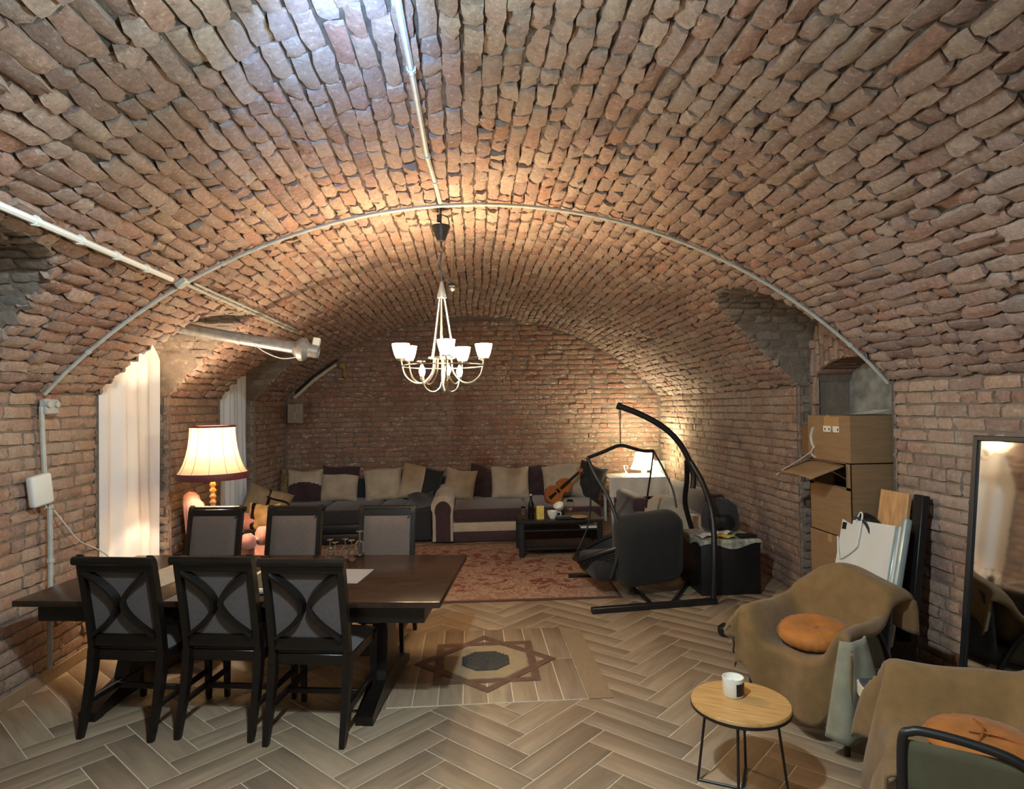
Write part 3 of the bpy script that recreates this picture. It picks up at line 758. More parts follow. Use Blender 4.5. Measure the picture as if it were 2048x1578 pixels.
# ---------------------------------------------------------------- conduits, duct, boxes
def conduit(name, pts, r, label, mt=M_conduit, clips=True):
    t = thing(name, label, 'pipe', pts[0]); o = Vector(pts[0])
    g = G(); g.tube([Vector(p) - o for p in pts], r, 8); g.build('pipe', mt, t)
    if clips:
        for k in range(2, len(pts) - 1, max(1, len(pts) // 6)):
            d = (Vector(pts[k + 1]) - Vector(pts[k])).normalized() * .012; c = Vector(pts[k]) - o
            g = G(); g.tube([c - d, c + d], r * 1.45, 8); g.build('pipe_clip', mt, t)
    return t
def onv(x, y, dz=-.02): return (x, y, zv(x) + dz)
conduit('ceiling_conduit', [onv(-2.885 + 5.77 * k / 40, 4.36, -.024) if 0 < k < 40 else (-2.87 if k == 0 else 2.87, 4.36, 1.88) for k in range(41)], .0125, 'grey conduit bent in an arch across the whole vault past the chandelier')
conduit('ceiling_conduit', [onv(-1.985, 1.3 + .32 * k, -.03) for k in range(10)], .017, 'thick pale conduit running along the left side of the vault to the crossing box', M_white)
conduit('ceiling_conduit', [onv(-1.985, 4.3 + .33 * k, -.022) for k in range(10)], .011, 'thin conduit on the left of the vault between crossing box and duct fan')
conduit('ceiling_conduit', [onv(-1.955, 4.45 + .31 * k, -.022) for k in range(9)], .009, 'second thin conduit, running close beside the one that reaches the duct fan')
conduit('ceiling_conduit', [onv(-.33, 1.6, -.022), onv(-.33, 2.2, -.022), onv(-.325, 2.6), onv(-.32, 3.5), onv(-.30, 3.9), onv(-.285, 4.3)], .014, 'grey conduit along the crown of the vault leading to the chandelier')
conduit('ceiling_conduit', [onv(-.235, 5.35), onv(-.25, 6.0), onv(-.28, 7.0)], .010, 'short thin conduit on the crown right behind the chandelier hook', mat('bare_pipe', '9b8a72', .5), False)
g = G(); g.box((0, 0, 0), (.08, .07, .04), rot=(0, R(-33), 0), bev=.006); tag(g.build('junction_box', M_conduit, None, loc=onv(-1.985, 4.33, -.025)), 'small grey junction box where the two conduits cross on the vault', 'junction box')
conduit('wall_conduit', [(-A + .03, 4.31, 1.80), (-A + .03, 4.32, 1.62), (-A + .03, 4.34, 1.35), (-A + .045, 4.365, 1.15), (-A + .05, 4.365, .8), (-A + .045, 4.365, .10)], .016, 'pale conduit running down the left brick wall past the white box', M_conduit)
jb = thing('junction_box', 'grey socket box with two round caps on the left wall under the arched conduit', 'junction box', (-A + .02, 4.35, 1.80))
g = G(); g.box((.02, .02, 0), (.05, .13, .10), bev=.008); g.build('box_body', M_conduit, jb)
for dy in (-.03, .05): 
    g = G(); g.tube([(.04, dy, .015), (.06, dy, .015)], .022, 12); g.build('cap', M_conduit, jb)
rt = thing('wifi_router', 'white plastic box fixed to the left wall behind the conduit', 'router', (-A + .06, 4.25, 1.27))
g = G(); g.box((0, 0, 0), (.055, .155, .20), rot=(R(8), 0, R(-12)), bev=.02, seg=3); g.build('router_body', M_white, rt)
g = G(); g.tube(smoothpath([(0, .05, -.1), (.0, .06, -.12), (-.02, .07, -.13)], 4), .005, 6); g.build('plug', M_white, rt)
cb = thing('white_cable', 'thin white cable sagging from the wall conduit to the curtain', 'cable', (-A + .05, 4.40, 1.12))
g = G(); g.tube(smoothpath([(0, 0, 0), (.01, .12, -.13), (.01, .25, -.25), (.0, .42, -.33), (-.02, .58, -.40), (-.03, .70, -.48), (-.05, .78, -.62)], 6), .005, 6); g.build('cable_run', M_white, cb)
# ventilation duct with inline fan
dt_ = thing('ventilation_duct', 'silver ventilation duct with an inline fan sticking out of the curtained niche', 'duct', (-2.68, 5.8, 2.51))
def D(x, z, dy=0): return Vector((x + 2.68, dy, z - 2.51))
g = G(); g.tube(smoothpath([D(-2.92, 2.44, .0), D(-2.82, 2.52), D(-2.68, 2.505), D(-2.4, 2.445), D(-1.62, 2.30)], 6), .052, 20); g.build('pipe', M_steel, dt_, ang=60)
for x, z in ((-2.62, 2.494), (-2.13, 2.394)):
    g = G(); g.tube([D(x - .012, z + .002), D(x + .012, z - .002)], .058, 20); g.build('pipe_collar', M_steel, dt_)
ax = Vector((.98, 0, -.19)).normalized()
def ring(c, prof_): 
    g = G(); M = Matrix.Translation(c) @ ax.to_track_quat('Z', 'Y').to_matrix().to_4x4(); g.lathe(prof_, 24, M=M); return g
ring(D(-1.66, 2.307), [(.054, 0), (.085, .035), (.105, .06), (.105, .10), (.085, .115), (.06, .135), (.055, .22), (.045, .22), (.045, .14)]).build('fan_housing', M_steel, dt_)
g = G(); g.box(D(-1.46, 2.36), (.06, .06, .07), rot=(0, R(11), 0), bev=.006); g.build('control_box', M_white, dt_)
g = G(); g.tube(smoothpath([D(-1.62, 2.22, -.05), D(-1.75, 2.21, -.06), D(-1.9, 2.27, -.06), D(-2.0, 2.35, -.05)], 6), .004, 6); g.build('cable', M_white, dt_)
# back wall: sloping conduit, socket box, foam plug
conduit('wall_conduit', [(-2.12, YB - .045, zv(2.12) - .10), (-2.45, YB - .045, zv(2.45) - .09), (-2.76, YB - .045, zv(2.76) - .09)], .026, 'thick beige conduit sloping across the upper left corner of the back wall', M_cream, False)
g = G(); g.tube([(-2.10, 0, zv(2.10) - 2.04), (-2.44, 0, zv(2.44) - 2.03), (-2.74, 0, zv(2.74) - 2.03)], .03, 4, flat=(1, .6)); tag(g.build('wall_batten', M_blackwood, None, loc=(0, YB - .05, 2.0)), 'dark wooden batten above the sloping beige conduit', 'batten')
jb = thing('junction_box', 'grey square socket box at the left edge of the back wall, under the sloping conduit', 'junction box', (-2.74, YB - .05, 1.70))
g = G(); g.box((0, 0, 0), (.23, .08, .30), bev=.012); g.build('box_body', M_conduit, jb)
g = G(); g.tube(smoothpath([(.02, -.045, .14), (.03, -.05, .05), (-.01, -.05, -.03), (.02, -.045, -.10)], 5), .007, 6); g.build('cable', M_white, jb)
g = G(); g.tube(smoothpath([(0, 0, .06), (.05, -.02, -.02), (.06, -.02, -.14), (.03, -.01, -.22)], 6), [.05 + .02 * math.sin(k * .8) - .0022 * k for k in range(19)], 10); tag(g.build('foam_plug', M_foam, None, loc=(-2.05, YB - .06, 2.38), ang=180), 'lump of tan expanding foam hanging from the back wall beside the duct fan', 'foam')
# ceiling lamp above the camera that lights the near end
cl = thing('ceiling_lamp', 'round cool white ceiling lamp on the crown of the vault near the camera', 'lamp', (-.33, 1.55, 3.13))
g = G(); g.lathe([(.09, 0), (.09, -.03), (.075, -.05)], 24); g.build('lamp_base', M_white, cl)
g = G(); g.lathe([(.07, -.05), (.068, -.09), (.045, -.118), (.001, -.125)], 24); g.build('diffuser', emis('cool_diffuser', (.72, .86, 1.0), 8), cl)
# ---------------------------------------------------------------- floor lamp and pink tub chair
fl = thing('floor_lamp', 'lit floor lamp with a cream bell shade, burgundy trim and turned wooden pole', 'lamp', (-2.33, 5.70, 0))
g = G(); g.lathe([(.17, 0), (.17, .02), (.12, .04), (.05, .06), (.035, .09)], 24); g.build('base', M_turned, fl)
pr = [(.02, .08)]
z = .10
while z < 1.20: pr += [(.017, z), (.030, z + .02), (.017, z + .04)]; z += .05
g = G(); g.lathe(pr, 14); g.build('pole', M_turned, fl, ang=180)
M_lshade = translucent('lamp_shade_fabric', 'eddcba', .075)
bell = lambda v: .285 - .105 * (1 - (1 - v) ** 2.0) ** .75 if v < 1 else .18
g = G(); g.grid(lambda u, v: (bell(v) * math.cos(2 * PI * u), bell(v) * math.sin(2 * PI * u), 1.215 + .405 * v), 48, 14, cu=True); sh = g.build('lamp_shade', M_lshade, fl, ang=180)
for k in range(12):
    a = 2 * PI * (k + .5) / 12; g = G(); g.tube([((bell(v / 10) + .002) * math.cos(a), (bell(v / 10) + .002) * math.sin(a), 1.215 + .0405 * v) for v in range(11)], .0022, 4); g.build('shade_seam', mat('seam', 'b79f72', .8) if k == 0 else bpy.data.materials['seam'], sh)
g = G(); g.tube(arc((0, 0, 1.20), .287, 0, 2 * PI, 41, 'xy')[:-1], .016, 6, closed=True, flat=(.4, 1.8)); g.build('shade_trim', M_burg, sh)
g = G(); g.tube(arc((0, 0, 1.622), .18, 0, 2 * PI, 41, 'xy')[:-1], .009, 6, closed=True); g.build('shade_trim', M_burg, sh)
g = G(); g.lathe([(.015, 1.30), (.02, 1.34), (.036, 1.39), (.03, 1.43), (.001, 1.45)], 14); g.build('bulb', emis('warm_bulb', (1, .78, .5), 5), fl)
point('floor_lamp_light', (-2.33, 5.70, 1.47), 34, (1, .74, .48), .04)
pk = thing('tub_chair', 'pink velvet tub chair with a channelled shell back, behind the floor lamp', 'armchair', (-2.37, 6.27, 0), R(-62))
# local: faces +y ... back at -y
M_pinkd = M_pink
for k in range(11):
    a = R(180 + 18 * k); hz = .98 - .36 * abs(k - 5) ** 1.2 / 6.9
    c = Vector((.40 * math.cos(a), .36 * math.sin(a) + .05, 0)); g = G()
    g.tube([c + Vector((0, 0, .30)), c * 1.04 + Vector((0, 0, .55)), c * 1.13 + Vector((0, 0, hz - .06)), c * 1.14 + Vector((0, 0, hz)), c * 1.12 + Vector((0, 0, hz + .03))], [.066, .072, .078, .066, .03], 10)
    g.build('back_channel', M_pink, pk, ang=180)
g = G(); g.lathe([(.30, .22), (.40, .24), (.42, .32), (.41, .39), (.36, .43), (.001, .435)], 28, ry=.92, c=(0, .05, 0)); g.build('seat_cushion', M_pink, pk, ang=60)
g = G(); g.lathe([(.36, .10), (.41, .12), (.42, .20), (.40, .235)], 28, ry=.92, c=(0, .05, 0)); g.build('seat_base', M_pink, pk, ang=60)
for sx in (-1, 1):
    for sy in (-1, 1):
        g = G(); g.tube([(sx * .25, .05 + sy * .22, .11), (sx * .28, .05 + sy * .25, 0)], [.02, .012], 8); g.build('leg', M_oak, pk)
g = G(); g.tube(smoothpath([(-.46, .16, .62), (-.40, .30, .60), (-.30, .40, .57)], 5), [.085] * 11, 12); g.build('armrest', M_pink, pk, ang=180)
g = G(); g.tube(smoothpath([(.46, .16, .62), (.40, .30, .60), (.30, .40, .57)], 5), [.085] * 11, 12); g.build('armrest', M_pink, pk, ang=180)
# ---------------------------------------------------------------- pillows
def pillow(name, loc, w, h, th, rot, mats, label, group, mif=None, seed=0, cat='cushion'):
    rr = random.Random(seed); p = [rr.uniform(0, 6) for _ in range(6)]; g = G()
    def side(s_):
        def fn(u, v):
            a, b = 2 * u - 1, 2 * v - 1
            pin = 1 - .07 * (a * a) * (1 - b * b) * 0 ; x = a * w / 2 * (1 - .06 * (1 - b ** 2) * abs(a) ** 3); z = b * h / 2 * (1 - .06 * (1 - a ** 2) * abs(b) ** 3)
            q = max(0, (1 - a ** 4)) * max(0, (1 - b ** 4)); t = th / 2 * q ** .55
            t += .010 * q * (math.sin(5 * a + 3 * b + p[0]) + math.sin(7 * b - 4 * a + p[1]))
            return (x, s_ * t, z + .012 * math.sin(3 * a + p[2]) * abs(b))
        return fn
    g.grid(side(-1), 31, 31, mif=mif); g.grid(side(1), 31, 31, mif=mif)
    o = g.build(name, mats, None, ang=180); o.location = loc; o.rotation_euler = rot
    return tag(o, label, cat, group)
# ---------------------------------------------------------------- sofas along the back wall
def sofa(name, label, x0, x1, yf, yb_, seat_m, base_m, back_m, stripe_m=None, arms=(1, 1), arm_m=None, armface_m=None, sh=.43, bh=.70, n=2):
    W_ = x1 - x0; t = thing(name, label, 'sofa', ((x0 + x1) / 2, yf, 0)); D_ = yb_ - yf
    aw = .26; xl = -W_ / 2 + (aw if arms[0] else 0); xr = W_ / 2 - (aw if arms[1] else 0)
    g = G(); g.box((0, D_ / 2, .075), (W_ - .03, D_ - .04, .13), bev=.02, seg=2); g.build('base', base_m, t)
    g = G(); g.box(((xl + xr) / 2, D_ / 2, .20), (xr - xl, D_ - .03, .12), bev=.015, seg=2); g.build('front_rail', stripe_m or base_m, t)
    for k in range(n):
        a = xl + (xr - xl) * k / n; b = xl + (xr - xl) * (k + 1) / n
        g = G(); g.box(((a + b) / 2, (D_ - .2) / 2, (.26 + sh) / 2), (b - a - .006, D_ - .22, sh - .255), bev=.045, seg=3); g.build('seat_cushion', seat_m, t, ang=60)
    g = G(); g.box((0, D_ - .13, .42), (W_ - .04, .24, .60), bev=.08, seg=3); g.build('backrest', back_m, t, ang=60)
    for s_, on in ((-1, arms[0]), (1, arms[1])):
        if not on: continue
        xo = s_ * (W_ / 2 - aw / 2); q = [(-.13, .03), (-.13, .40)] + [(-.0 + .15 * math.cos(a), .47 + .15 * math.sin(a)) for a in np.linspace(PI * .95, -.05 * PI, 11)] + [(.13, .40), (.13, .03)]
        q = [(s_ * x, z) for x, z in q]
        g = G(); g.prism(q, D_ - .06, Matrix.Translation((xo, .0, 0))); arm = g.build('arm', arm_m or seat_m, t, ang=35)
        g = G(); g.prism([(x * .72, .03 + (z - .03) * .88) for x, z in q], .03, Matrix.Translation((xo - s_ * .005, -.018, 0))); g.build('arm_front', armface_m or base_m, arm, ang=35)
    return t
sofa('sofa', 'long charcoal sofa under the back wall on the left, behind the dining chairs', -2.78, -.62, 8.40, 9.86, M_charcoal, M_black, M_charcoal, arms=(0, 0), sh=.44, n=3)
sofa('sofa', 'purple sofa with a beige band and rounded beige arm, middle of the back wall', -.60, 1.62, 8.30, 9.86, M_purple, M_purple, M_purple, M_beige, (1, 0), M_beige, M_purple, n=2)
sa = bpy.data.objects['sofa']
g = G(); g.box((-.72, -.45, .18), (.70, .86, .34), bev=.04, seg=3); g.build('chaise_cushion', M_charcoal, sa, ang=60)
GC = 'cushions on the back wall sofas'
two = lambda f: (lambda u, v: 1 if f(u, v) else 0)
pillow('cushion', (-2.47, 9.34, .665), .50, .46, .16, (R(-14), 0, 0), [M_beige, M_purple], 'cushion with beige top and dark burgundy lower half, leftmost upright one', GC, two(lambda u, v: v < .46 + .12 * math.sin(PI * u)), 1)
pillow('cushion', (-1.98, 9.36, .685), .54, .52, .16, (R(-13), R(4), 0), [M_beige, M_purple], 'cushion with a dark purple top band over beige', GC, two(lambda u, v: v > .72), 2)
pillow('cushion', (-1.36, 9.34, .655), .55, .48, .18, (R(-15), R(-5), 0), [M_beige, M_beige], 'plain beige cushion between the banded cushion and the half charcoal one', GC, None, 3)
pillow('cushion', (-.82, 9.30, .66), .60, .52, .2, (R(-14), R(14), R(8)), [M_beige, M_charcoal], 'cushion half beige and half charcoal, at the right end of the charcoal sofa', GC, two(lambda u, v: u > .50), 4)
pillow('cushion', (-.26, 9.30, .64), .46, .44, .17, (R(-15), R(8), R(-10)), [M_beige, M_beige], 'creased beige cushion beside the rounded sofa arm', GC, None, 5)
pillow('cushion', (.06, 9.44, .66), .42, .46, .14, (R(-8), R(14), 0), [M_purple, M_purple], 'dark purple cushion tucked between two beige ones', GC, None, 6)
pillow('cushion', (.47, 9.28, .645), .56, .48, .18, (R(-15), 0, 0), [M_beige, M_beige], 'large square beige cushion in the middle of the purple sofa', GC, None, 7)
pillow('cushion', (.87, 9.45, .66), .30, .46, .14, (R(-8), R(3), 0), [M_purple, M_purple], 'narrow dark purple cushion standing behind the bottle', GC, None, 8)
pillow('cushion', (1.24, 9.26, .655), .60, .50, .2, (R(-15), R(-4), R(-6)), [M_beige, M_beige], 'beige cushion behind the violin on the purple sofa', GC, None, 9)
pillow('cushion', (1.62, 9.2, .66), .42, .50, .16, (R(-12), R(18), R(-20)), [M_charcoal, M_charcoal], 'dark grey cushion leaning right of the violin neck', GC, None, 10)
M_plaid = mat('tan_wool', '8c7a60', .9, var=.15, scale=14, bump=.2, bscale=200)
bd = pillow('cushion', (-2.60, 8.02, .60), .56, .44, .22, (R(-30), R(22), R(18)), [M_plaid, M_blackwood], 'tan cushion with dark brown stripes slumped beside the far curtain', GC, two(lambda u, v: abs(u - .42 - .06 * math.sin(3 * v)) < .025 or (abs(v - .62) < .03 and u > .42)), 11)
pillow('cushion', (-2.70, 9.50, .66), .34, .46, .16, (R(-10), R(6), R(20)), [mat('patterned_brown', '6a5640', .9, var=.5, scale=30, col2='98815f')] * 2, 'brown patterned cushion in the far left corner under the socket box', GC, None, 12)
rb = thing('rolled_blanket', 'rolled up brown blanket with a pale end, below the striped tan cushion', 'blanket', (-2.43, 7.72, .42))
g = G(); g.tube([(-.30, 0, 0), (.28, 0, 0)], .068, 16); g.build('roll', mat('brown_throw', '6d5a47', .9, bump=.2, bscale=200), rb)
g = G(); g.tube([(.278, 0, 0), (.292, 0, 0)], .060, 16); g.build('roll_end', M_cream, rb)
pillow('cushion', (-2.22, 6.72, .66), .34, .28, .12, (R(-10), 0, R(-10)), [mat('tan_cushion', 'b0925f', .85, bump=.2, bscale=150), M_blackwood], 'small tan cushion with a brown stripe on the pink chair', 'loose cushions', two(lambda u, v: abs(u - .2) < .07), 13)
# throw over the right end of the charcoal sofa
g = G()
def thr(u, v):
    x = -.98 + .36 * u; s_ = v * 1.5
    if s_ < .55: return (x, 8.37 - .012 * math.sin(9 * u), .05 + s_ / .55 * .40)
    q = (s_ - .55) / .95; return (x + .03 * math.sin(4 * q), 8.37 + .85 * q, .455 + .012 * math.sin(8 * u + 5 * q) + .10 * q * q)
g.grid(thr, 14, 24); tag(g.build('throw', M_charcoal, None, ang=180, thick=.012), 'dark grey throw hanging over the right end of the charcoal sofa', 'blanket')
# ---------------------------------------------------------------- violin on the purple sofa
vn = thing('violin', 'reddish brown violin lying on the purple sofa behind the white cups', 'violin', (1.10, 8.72, .60), 0)
Mv = Matrix.Translation((0, 0, 0)) @ Euler((R(-35), R(52), R(-10))).to_matrix().to_4x4() @ Matrix.Scale(1.3, 4)
def vbody(t):
    a = 2 * PI * t; x = .105 * math.cos(a); z = .18 * math.sin(a)
    pinch = 1 - .42 * math.exp(-((z - .01) / .045) ** 2); up_ = .84 if z > 0 else 1
    return (x * pinch * up_, z)
g = G(); g.prism([vbody(k / 40) for k in range(40)], .045, Mv); g.build('body', M_violin, vn, ang=40)
g = G(); g.prism([(x * 1.03, z * 1.02) for x, z in (vbody(k / 40) for k in range(40))], .006, Mv @ Matrix.Translation((0, -.005, 0))); g.build('soundboard', mat('spruce_top', 'a86433', .35, var=.15), vn, ang=40)
g = G(); g.box((0, -.02, .17), (.03, .014, .30), bev=.003, M=Mv); g.build('fingerboard', M_blackwood, vn)
g = G(); g.box((0, .0, .33), (.028, .03, .12), bev=.006, M=Mv); g.tube([(-.045, 0, .34), (.045, 0, .34)], .005, 6, M=Mv); g.tube([(-.045, 0, .37), (.045, 0, .37)], .005, 6, M=Mv); g.build('scroll', M_violin, vn)
g = G(); g.box((0, -.018, -.02), (.05, .006, .03), bev=.002, M=Mv); g.prism([(-.018, -.15), (.018, -.15), (.01, -.05), (-.01, -.05)], .01, Mv @ Matrix.Translation((0, -.018, 0))); g.build('bridge', M_blackwood, vn)
# ---------------------------------------------------------------- corner sofa on the right and lamp table
cs = thing('sofa', 'dark purple sofa with a rounded beige arm along the right wall behind the hanging chair', 'sofa', (2.35, 7.9, 0))
g = G(); g.box((0, .1, .13), (.96, 1.55, .22), bev=.02, seg=2); g.build('base', M_purple, cs)
g = G(); g.box((-.06, .12, .34), (.82, 1.46, .2), bev=.05, seg=3); g.build('seat_cushion', M_purple, cs, ang=60)
g = G(); g.box((-.36, .35, .50), (.2, 1.0, .20), bev=.06, seg=3); g.build('bolster', M_purple, cs, ang=60)
g = G(); g.box((.38, .1, .42), (.2, 1.5, .56), bev=.07, seg=3); g.build('backrest', M_purple, cs, ang=60)
q = [(-.47, .03)] + [(-.26 + .21 * math.cos(a), .52 + .2 * math.sin(a)) for a in np.linspace(PI, 0, 13)] + [(.0, .50), (.34, .45), (.34, .03)]
g = G(); g.prism(q, .2, Matrix.Translation((0, -.86, 0))); g.build('arm', M_beige, cs, ang=35)
tbk = thing('corner_table', 'white cloth covered table carrying the lit lamp in the far right corner', 'table', (2.30, 9.32, 0))
g = G(); g.box((0, 0, .70), (.85, .6, .025), bev=.004); g.build('tabletop', M_white, tbk)
for sx in (-1, 1):
    for sy in (-1, 1): g = G(); g.box((sx * .38, sy * .25, .345), (.04, .04, .685)); g.build('leg', M_white, tbk)
g = G(); g.grid(lambda u, v: (-.43 + .86 * u, -.305 - .012 * math.sin(24 * u), .44 + .275 * v), 40, 6); g.build('tablecloth', M_paper, tbk, ang=180)
lr = thing('table_lamp', 'lit white bell shaped table lamp in the far right corner by the hanging chair', 'lamp', (2.44, 9.25, .713))
g = G(); g.lathe([(.075, 0), (.075, .015), (.03, .03), (.045, .08), (.02, .11), (.012, .14)], 20); g.build('base', M_ceramic, lr)
g = G(); g.lathe([(.20, .10), (.165, .16), (.135, .25), (.115, .34)], 30, cap=False); g.build('lamp_shade', translucent('white_shade', 'f2efe2', .6), lr, ang=180)
g = G(); g.lathe([(.012, .13), (.03, .19), (.02, .23), (.001, .245)], 12); g.build('bulb', emis('pale_bulb', (1, .93, .72), 30), lr)
point('table_lamp_light', (2.44, 9.25, 1.00), 30, (1.0, .93, .62), .04)
g = G(); g.lathe([(.03, 0), (.035, .03), (.012, .07), (.03, .12), (.035, .16)], 14); tag(g.build('vase', M_glass, None, loc=(2.16, 9.2, .713)), 'small clear vase on the corner table left of the lamp', 'vase')
pc = thing('picture_frame', 'small white picture frame leaning beside the corner lamp', 'picture frame', (2.62, 9.16, .713), R(-20))
g = G(); g.box((0, 0, .11), (.2, .02, .22), rot=(R(-12), 0, 0)); g.build('frame', M_white, pc)
g = G(); g.box((0, -.0115, .11), (.15, .004, .17), rot=(R(-12), 0, 0)); g.build('print', mat('pale_print', 'bcbfc4', .5, var=.3, scale=20), pc)
# ---------------------------------------------------------------- rug
M_rug = bpy.data.materials.new('persian_rug'); nt, b, N, L = nodes(M_rug); tc = N('ShaderNodeTexCoord')
def nz(sc, stretch): 
    mp = N('ShaderNodeMapping'); mp.inputs['Scale'].default_value = stretch; L(tc.outputs['Object'], mp.inputs[0]); n_ = N('ShaderNodeTexNoise'); n_.inputs['Scale'].default_value = sc; n_.inputs['Detail'].default_value = 3; n_.inputs['Distortion'].default_value = 1.2; L(mp.outputs[0], n_.inputs[0]); return n_.outputs[0]
rp = N('ShaderNodeValToRGB'); cr = rp.color_ramp
for p_, c_ in ((.0, '7a4035'), (.44, '7f463a'), (.5, 'b39a80'), (.56, '8a5648'), (.62, 'a98f76'), (1, '6e3a33')):
    e_ = cr.elements.new(p_) if p_ not in (0., 1) else cr.elements[0 if p_ == 0 else -1]; e_.color = srgb(c_)
L(nz(7, (1, 1, 1)), rp.inputs[0])
rp2 = N('ShaderNodeValToRGB'); cr = rp2.color_ramp
for p_, c_ in ((.0, '9a8468'), (.45, 'a88f74'), (.55, '8f5e4f'), (1, 'b39c82')):
    e_ = cr.elements.new(p_) if p_ not in (0., 1) else cr.elements[0 if p_ == 0 else -1]; e_.color = srgb(c_)
L(nz(16, (1, 1, 1)), rp2.inputs[0])
sp = N('ShaderNodeSeparateXYZ'); L(tc.outputs['Object'], sp.inputs[0])
def edge(o_, half):
    a_ = N('ShaderNodeMath'); a_.operation = 'ABSOLUTE'; L(o_, a_.inputs[0]); s_ = N('ShaderNodeMath'); s_.operation = 'SUBTRACT'; s_.inputs[0].default_value = half; L(a_.outputs[0], s_.inputs[1]); return s_.outputs[0]
mn = N('ShaderNodeMath'); mn.operation = 'MINIMUM'; L(edge(sp.outputs[0], 1.7), mn.inputs[0]); L(edge(sp.outputs[1], 1.2), mn.inputs[1])
st = N('ShaderNodeMapRange'); st.inputs[1].default_value = .30; st.inputs[2].default_value = .32; L(mn.outputs[0], st.inputs[0])
mx = N('ShaderNodeMix'); mx.data_type = 'RGBA'; L(st.outputs[0], mx.inputs[0]); L(rp2.outputs[0], mx.inputs[6]); L(rp.outputs[0], mx.inputs[7])
bd_ = N('ShaderNodeMapRange'); bd_.inputs[1].default_value = .03; bd_.inputs[2].default_value = .035; L(mn.outputs[0], bd_.inputs[0])
mx2 = N('ShaderNodeMix'); mx2.data_type = 'RGBA'; L(bd_.outputs[0], mx2.inputs[0]); mx2.inputs[6].default_value = srgb('5b3a33'); L(mx.outputs[2], mx2.inputs[7])
L(mx2.outputs[2], b.inputs['Base Color']); b.inputs['Roughness'].default_value = .95
bp = N('ShaderNodeBump'); bp.inputs['Strength'].default_value = .4; bp.inputs['Distance'].default_value = .006; L(nz(160, (1, 1, 1)), bp.inputs['Height']); L(bp.outputs[0], b.inputs['Normal'])
g = G(); g.box((0, 0, .008), (3.4, 2.4, .012), bev=.004); o = g.build('persian_rug', M_rug, None, loc=(-.42, 6.98, 0)); o.rotation_euler = (0, 0, R(-1)); tag(o, 'red and beige patterned rug between the dining table and the sofas', 'rug')
# ---------------------------------------------------------------- coffee table and what stands on it
ct = thing('coffee_table', 'black coffee table with a lower shelf, cluttered with cups and bottles', 'table', (.93, 7.62, .013))
g = G(); g.box((0, 0, .405), (.98, .56, .03), bev=.004); g.build('tabletop', M_black, ct)
g = G(); g.box((0, 0, .09), (.90, .50, .025), bev=.004); g.build('shelf', M_black, ct)
g = G(); g.box((0, .0, .30), (.90, .50, .02), bev=.004); g.build('middle_shelf', M_black, ct)
for sx in (-1, 1):
    for sy in (-1, 1): g = G(); g.box((sx * .455, sy * .245, .195), (.06, .06, .39), bev=.005); g.build('leg', M_black, ct)
ZT = .433
def bottle(loc, label, m, h=.29, r=.037):
    t = thing('bottle', label, 'bottle', loc); g = G(); g.lathe([(r * .9, 0), (r, .01), (r, h * .58), (r * .4, h * .76), (r * .36, h * .95)], 16); g.build('bottle_body', m, t)
    g = G(); g.lathe([(r * .42, h * .93), (r * .42, h)], 12); g.build('cap', M_conduit, t); return t
bottle((.60, 7.50, ZT), 'dark tall bottle at the left end of the coffee table', M_darkglass)
def stem(loc, label, s=1):
    t = thing('wine_glass', label, 'glass', loc); g = G(); g.lathe([(.034 * s, 0), (.03 * s, .004), (.005, .008), (.004, .07 * s)], 16); g.build('stem', M_glass, t)
    g = G(); g.lathe([(.004, .07 * s), (.032 * s, .09 * s), (.042 * s, .125 * s), (.038 * s, .16 * s), (.033 * s, .185 * s)], 18, cap=False); g.build('bowl', M_glass, t, ang=180, thick=.0015); return t
stem((.505, 7.47, ZT), 'clear round glass left of the dark bottle on the coffee table', .8)
stem((1.07, 7.55, ZT), 'large balloon glass on the coffee table right of the white cups', 1.1)
yb1 = thing('tea_box', 'small yellow printed box on the coffee table next to the bottle', 'box', (.70, 7.46, ZT), R(8))
g = G(); g.box((0, 0, .075), (.085, .06, .15), bev=.003); g.build('carton', M_yellow, yb1)
g = G(); g.box((0, 0, .1515), (.08, .055, .004), bev=.001); g.build('lid', M_cream, yb1)
def cup(name, loc, label, r, h, rot=(0, 0, 0), handle=True):
    t = thing(name, label, 'cup', loc); t.rotation_euler = rot; g = G(); g.lathe([(r * .5, 0), (r * .55, .006), (r * .9, h * .5), (r, h), (r * .94, h), (r * .82, h * .5), (r * .4, .012), (.001, .012)], 22); g.build('cup_body', M_ceramic, t, ang=60)
    if handle: g = G(); g.tube(smoothpath([(r * .9, 0, h * .8), (r * 1.5, 0, h * .75), (r * 1.4, 0, h * .35), (r * .8, 0, h * .3)], 5), .006, 6); g.build('handle', M_ceramic, t)
    return t
cup('tea_cup', (.85, 7.48, ZT), 'white cup with a handle standing on the coffee table', .065, .09)
cup('bowl', (.96, 7.60, ZT + .085), 'tilted white bowl stacked on a dark tin on the coffee table', .065, .07, (R(25), R(-25), 0), False)
g = G(); g.lathe([(.05, 0), (.052, .01), (.052, .08), (.048, .085), (.001, .085)], 18); tag(g.build('tin', M_black, None, loc=(.96, 7.60, ZT)), 'dark round tin under the tilted white bowl', 'tin')
g = G(); g.lathe([(.04, 0), (.05, .006), (.10, .016), (.098, .02), (.05, .01), (.001, .01)], 26); tag(g.build('saucer', M_oak, None, loc=(1.16, 7.46, ZT)), 'flat tan wooden plate at the right end of the coffee table', 'plate')
g = G(); g.box((0, 0, .02), (.16, .1, .03), bev=.01); tag(g.build('pouch', M_charcoal, None, loc=(.98, 7.43, ZT)), 'flat dark pouch in front of the tin on the coffee table', 'pouch')
bk = thing('magazine', 'pale magazine on the middle shelf of the coffee table', 'magazine', (1.27, 7.52, .323)); g = G(); g.box((0, 0, .012), (.2, .26, .02), bev=.002); g.build('pages', M_paper, bk)
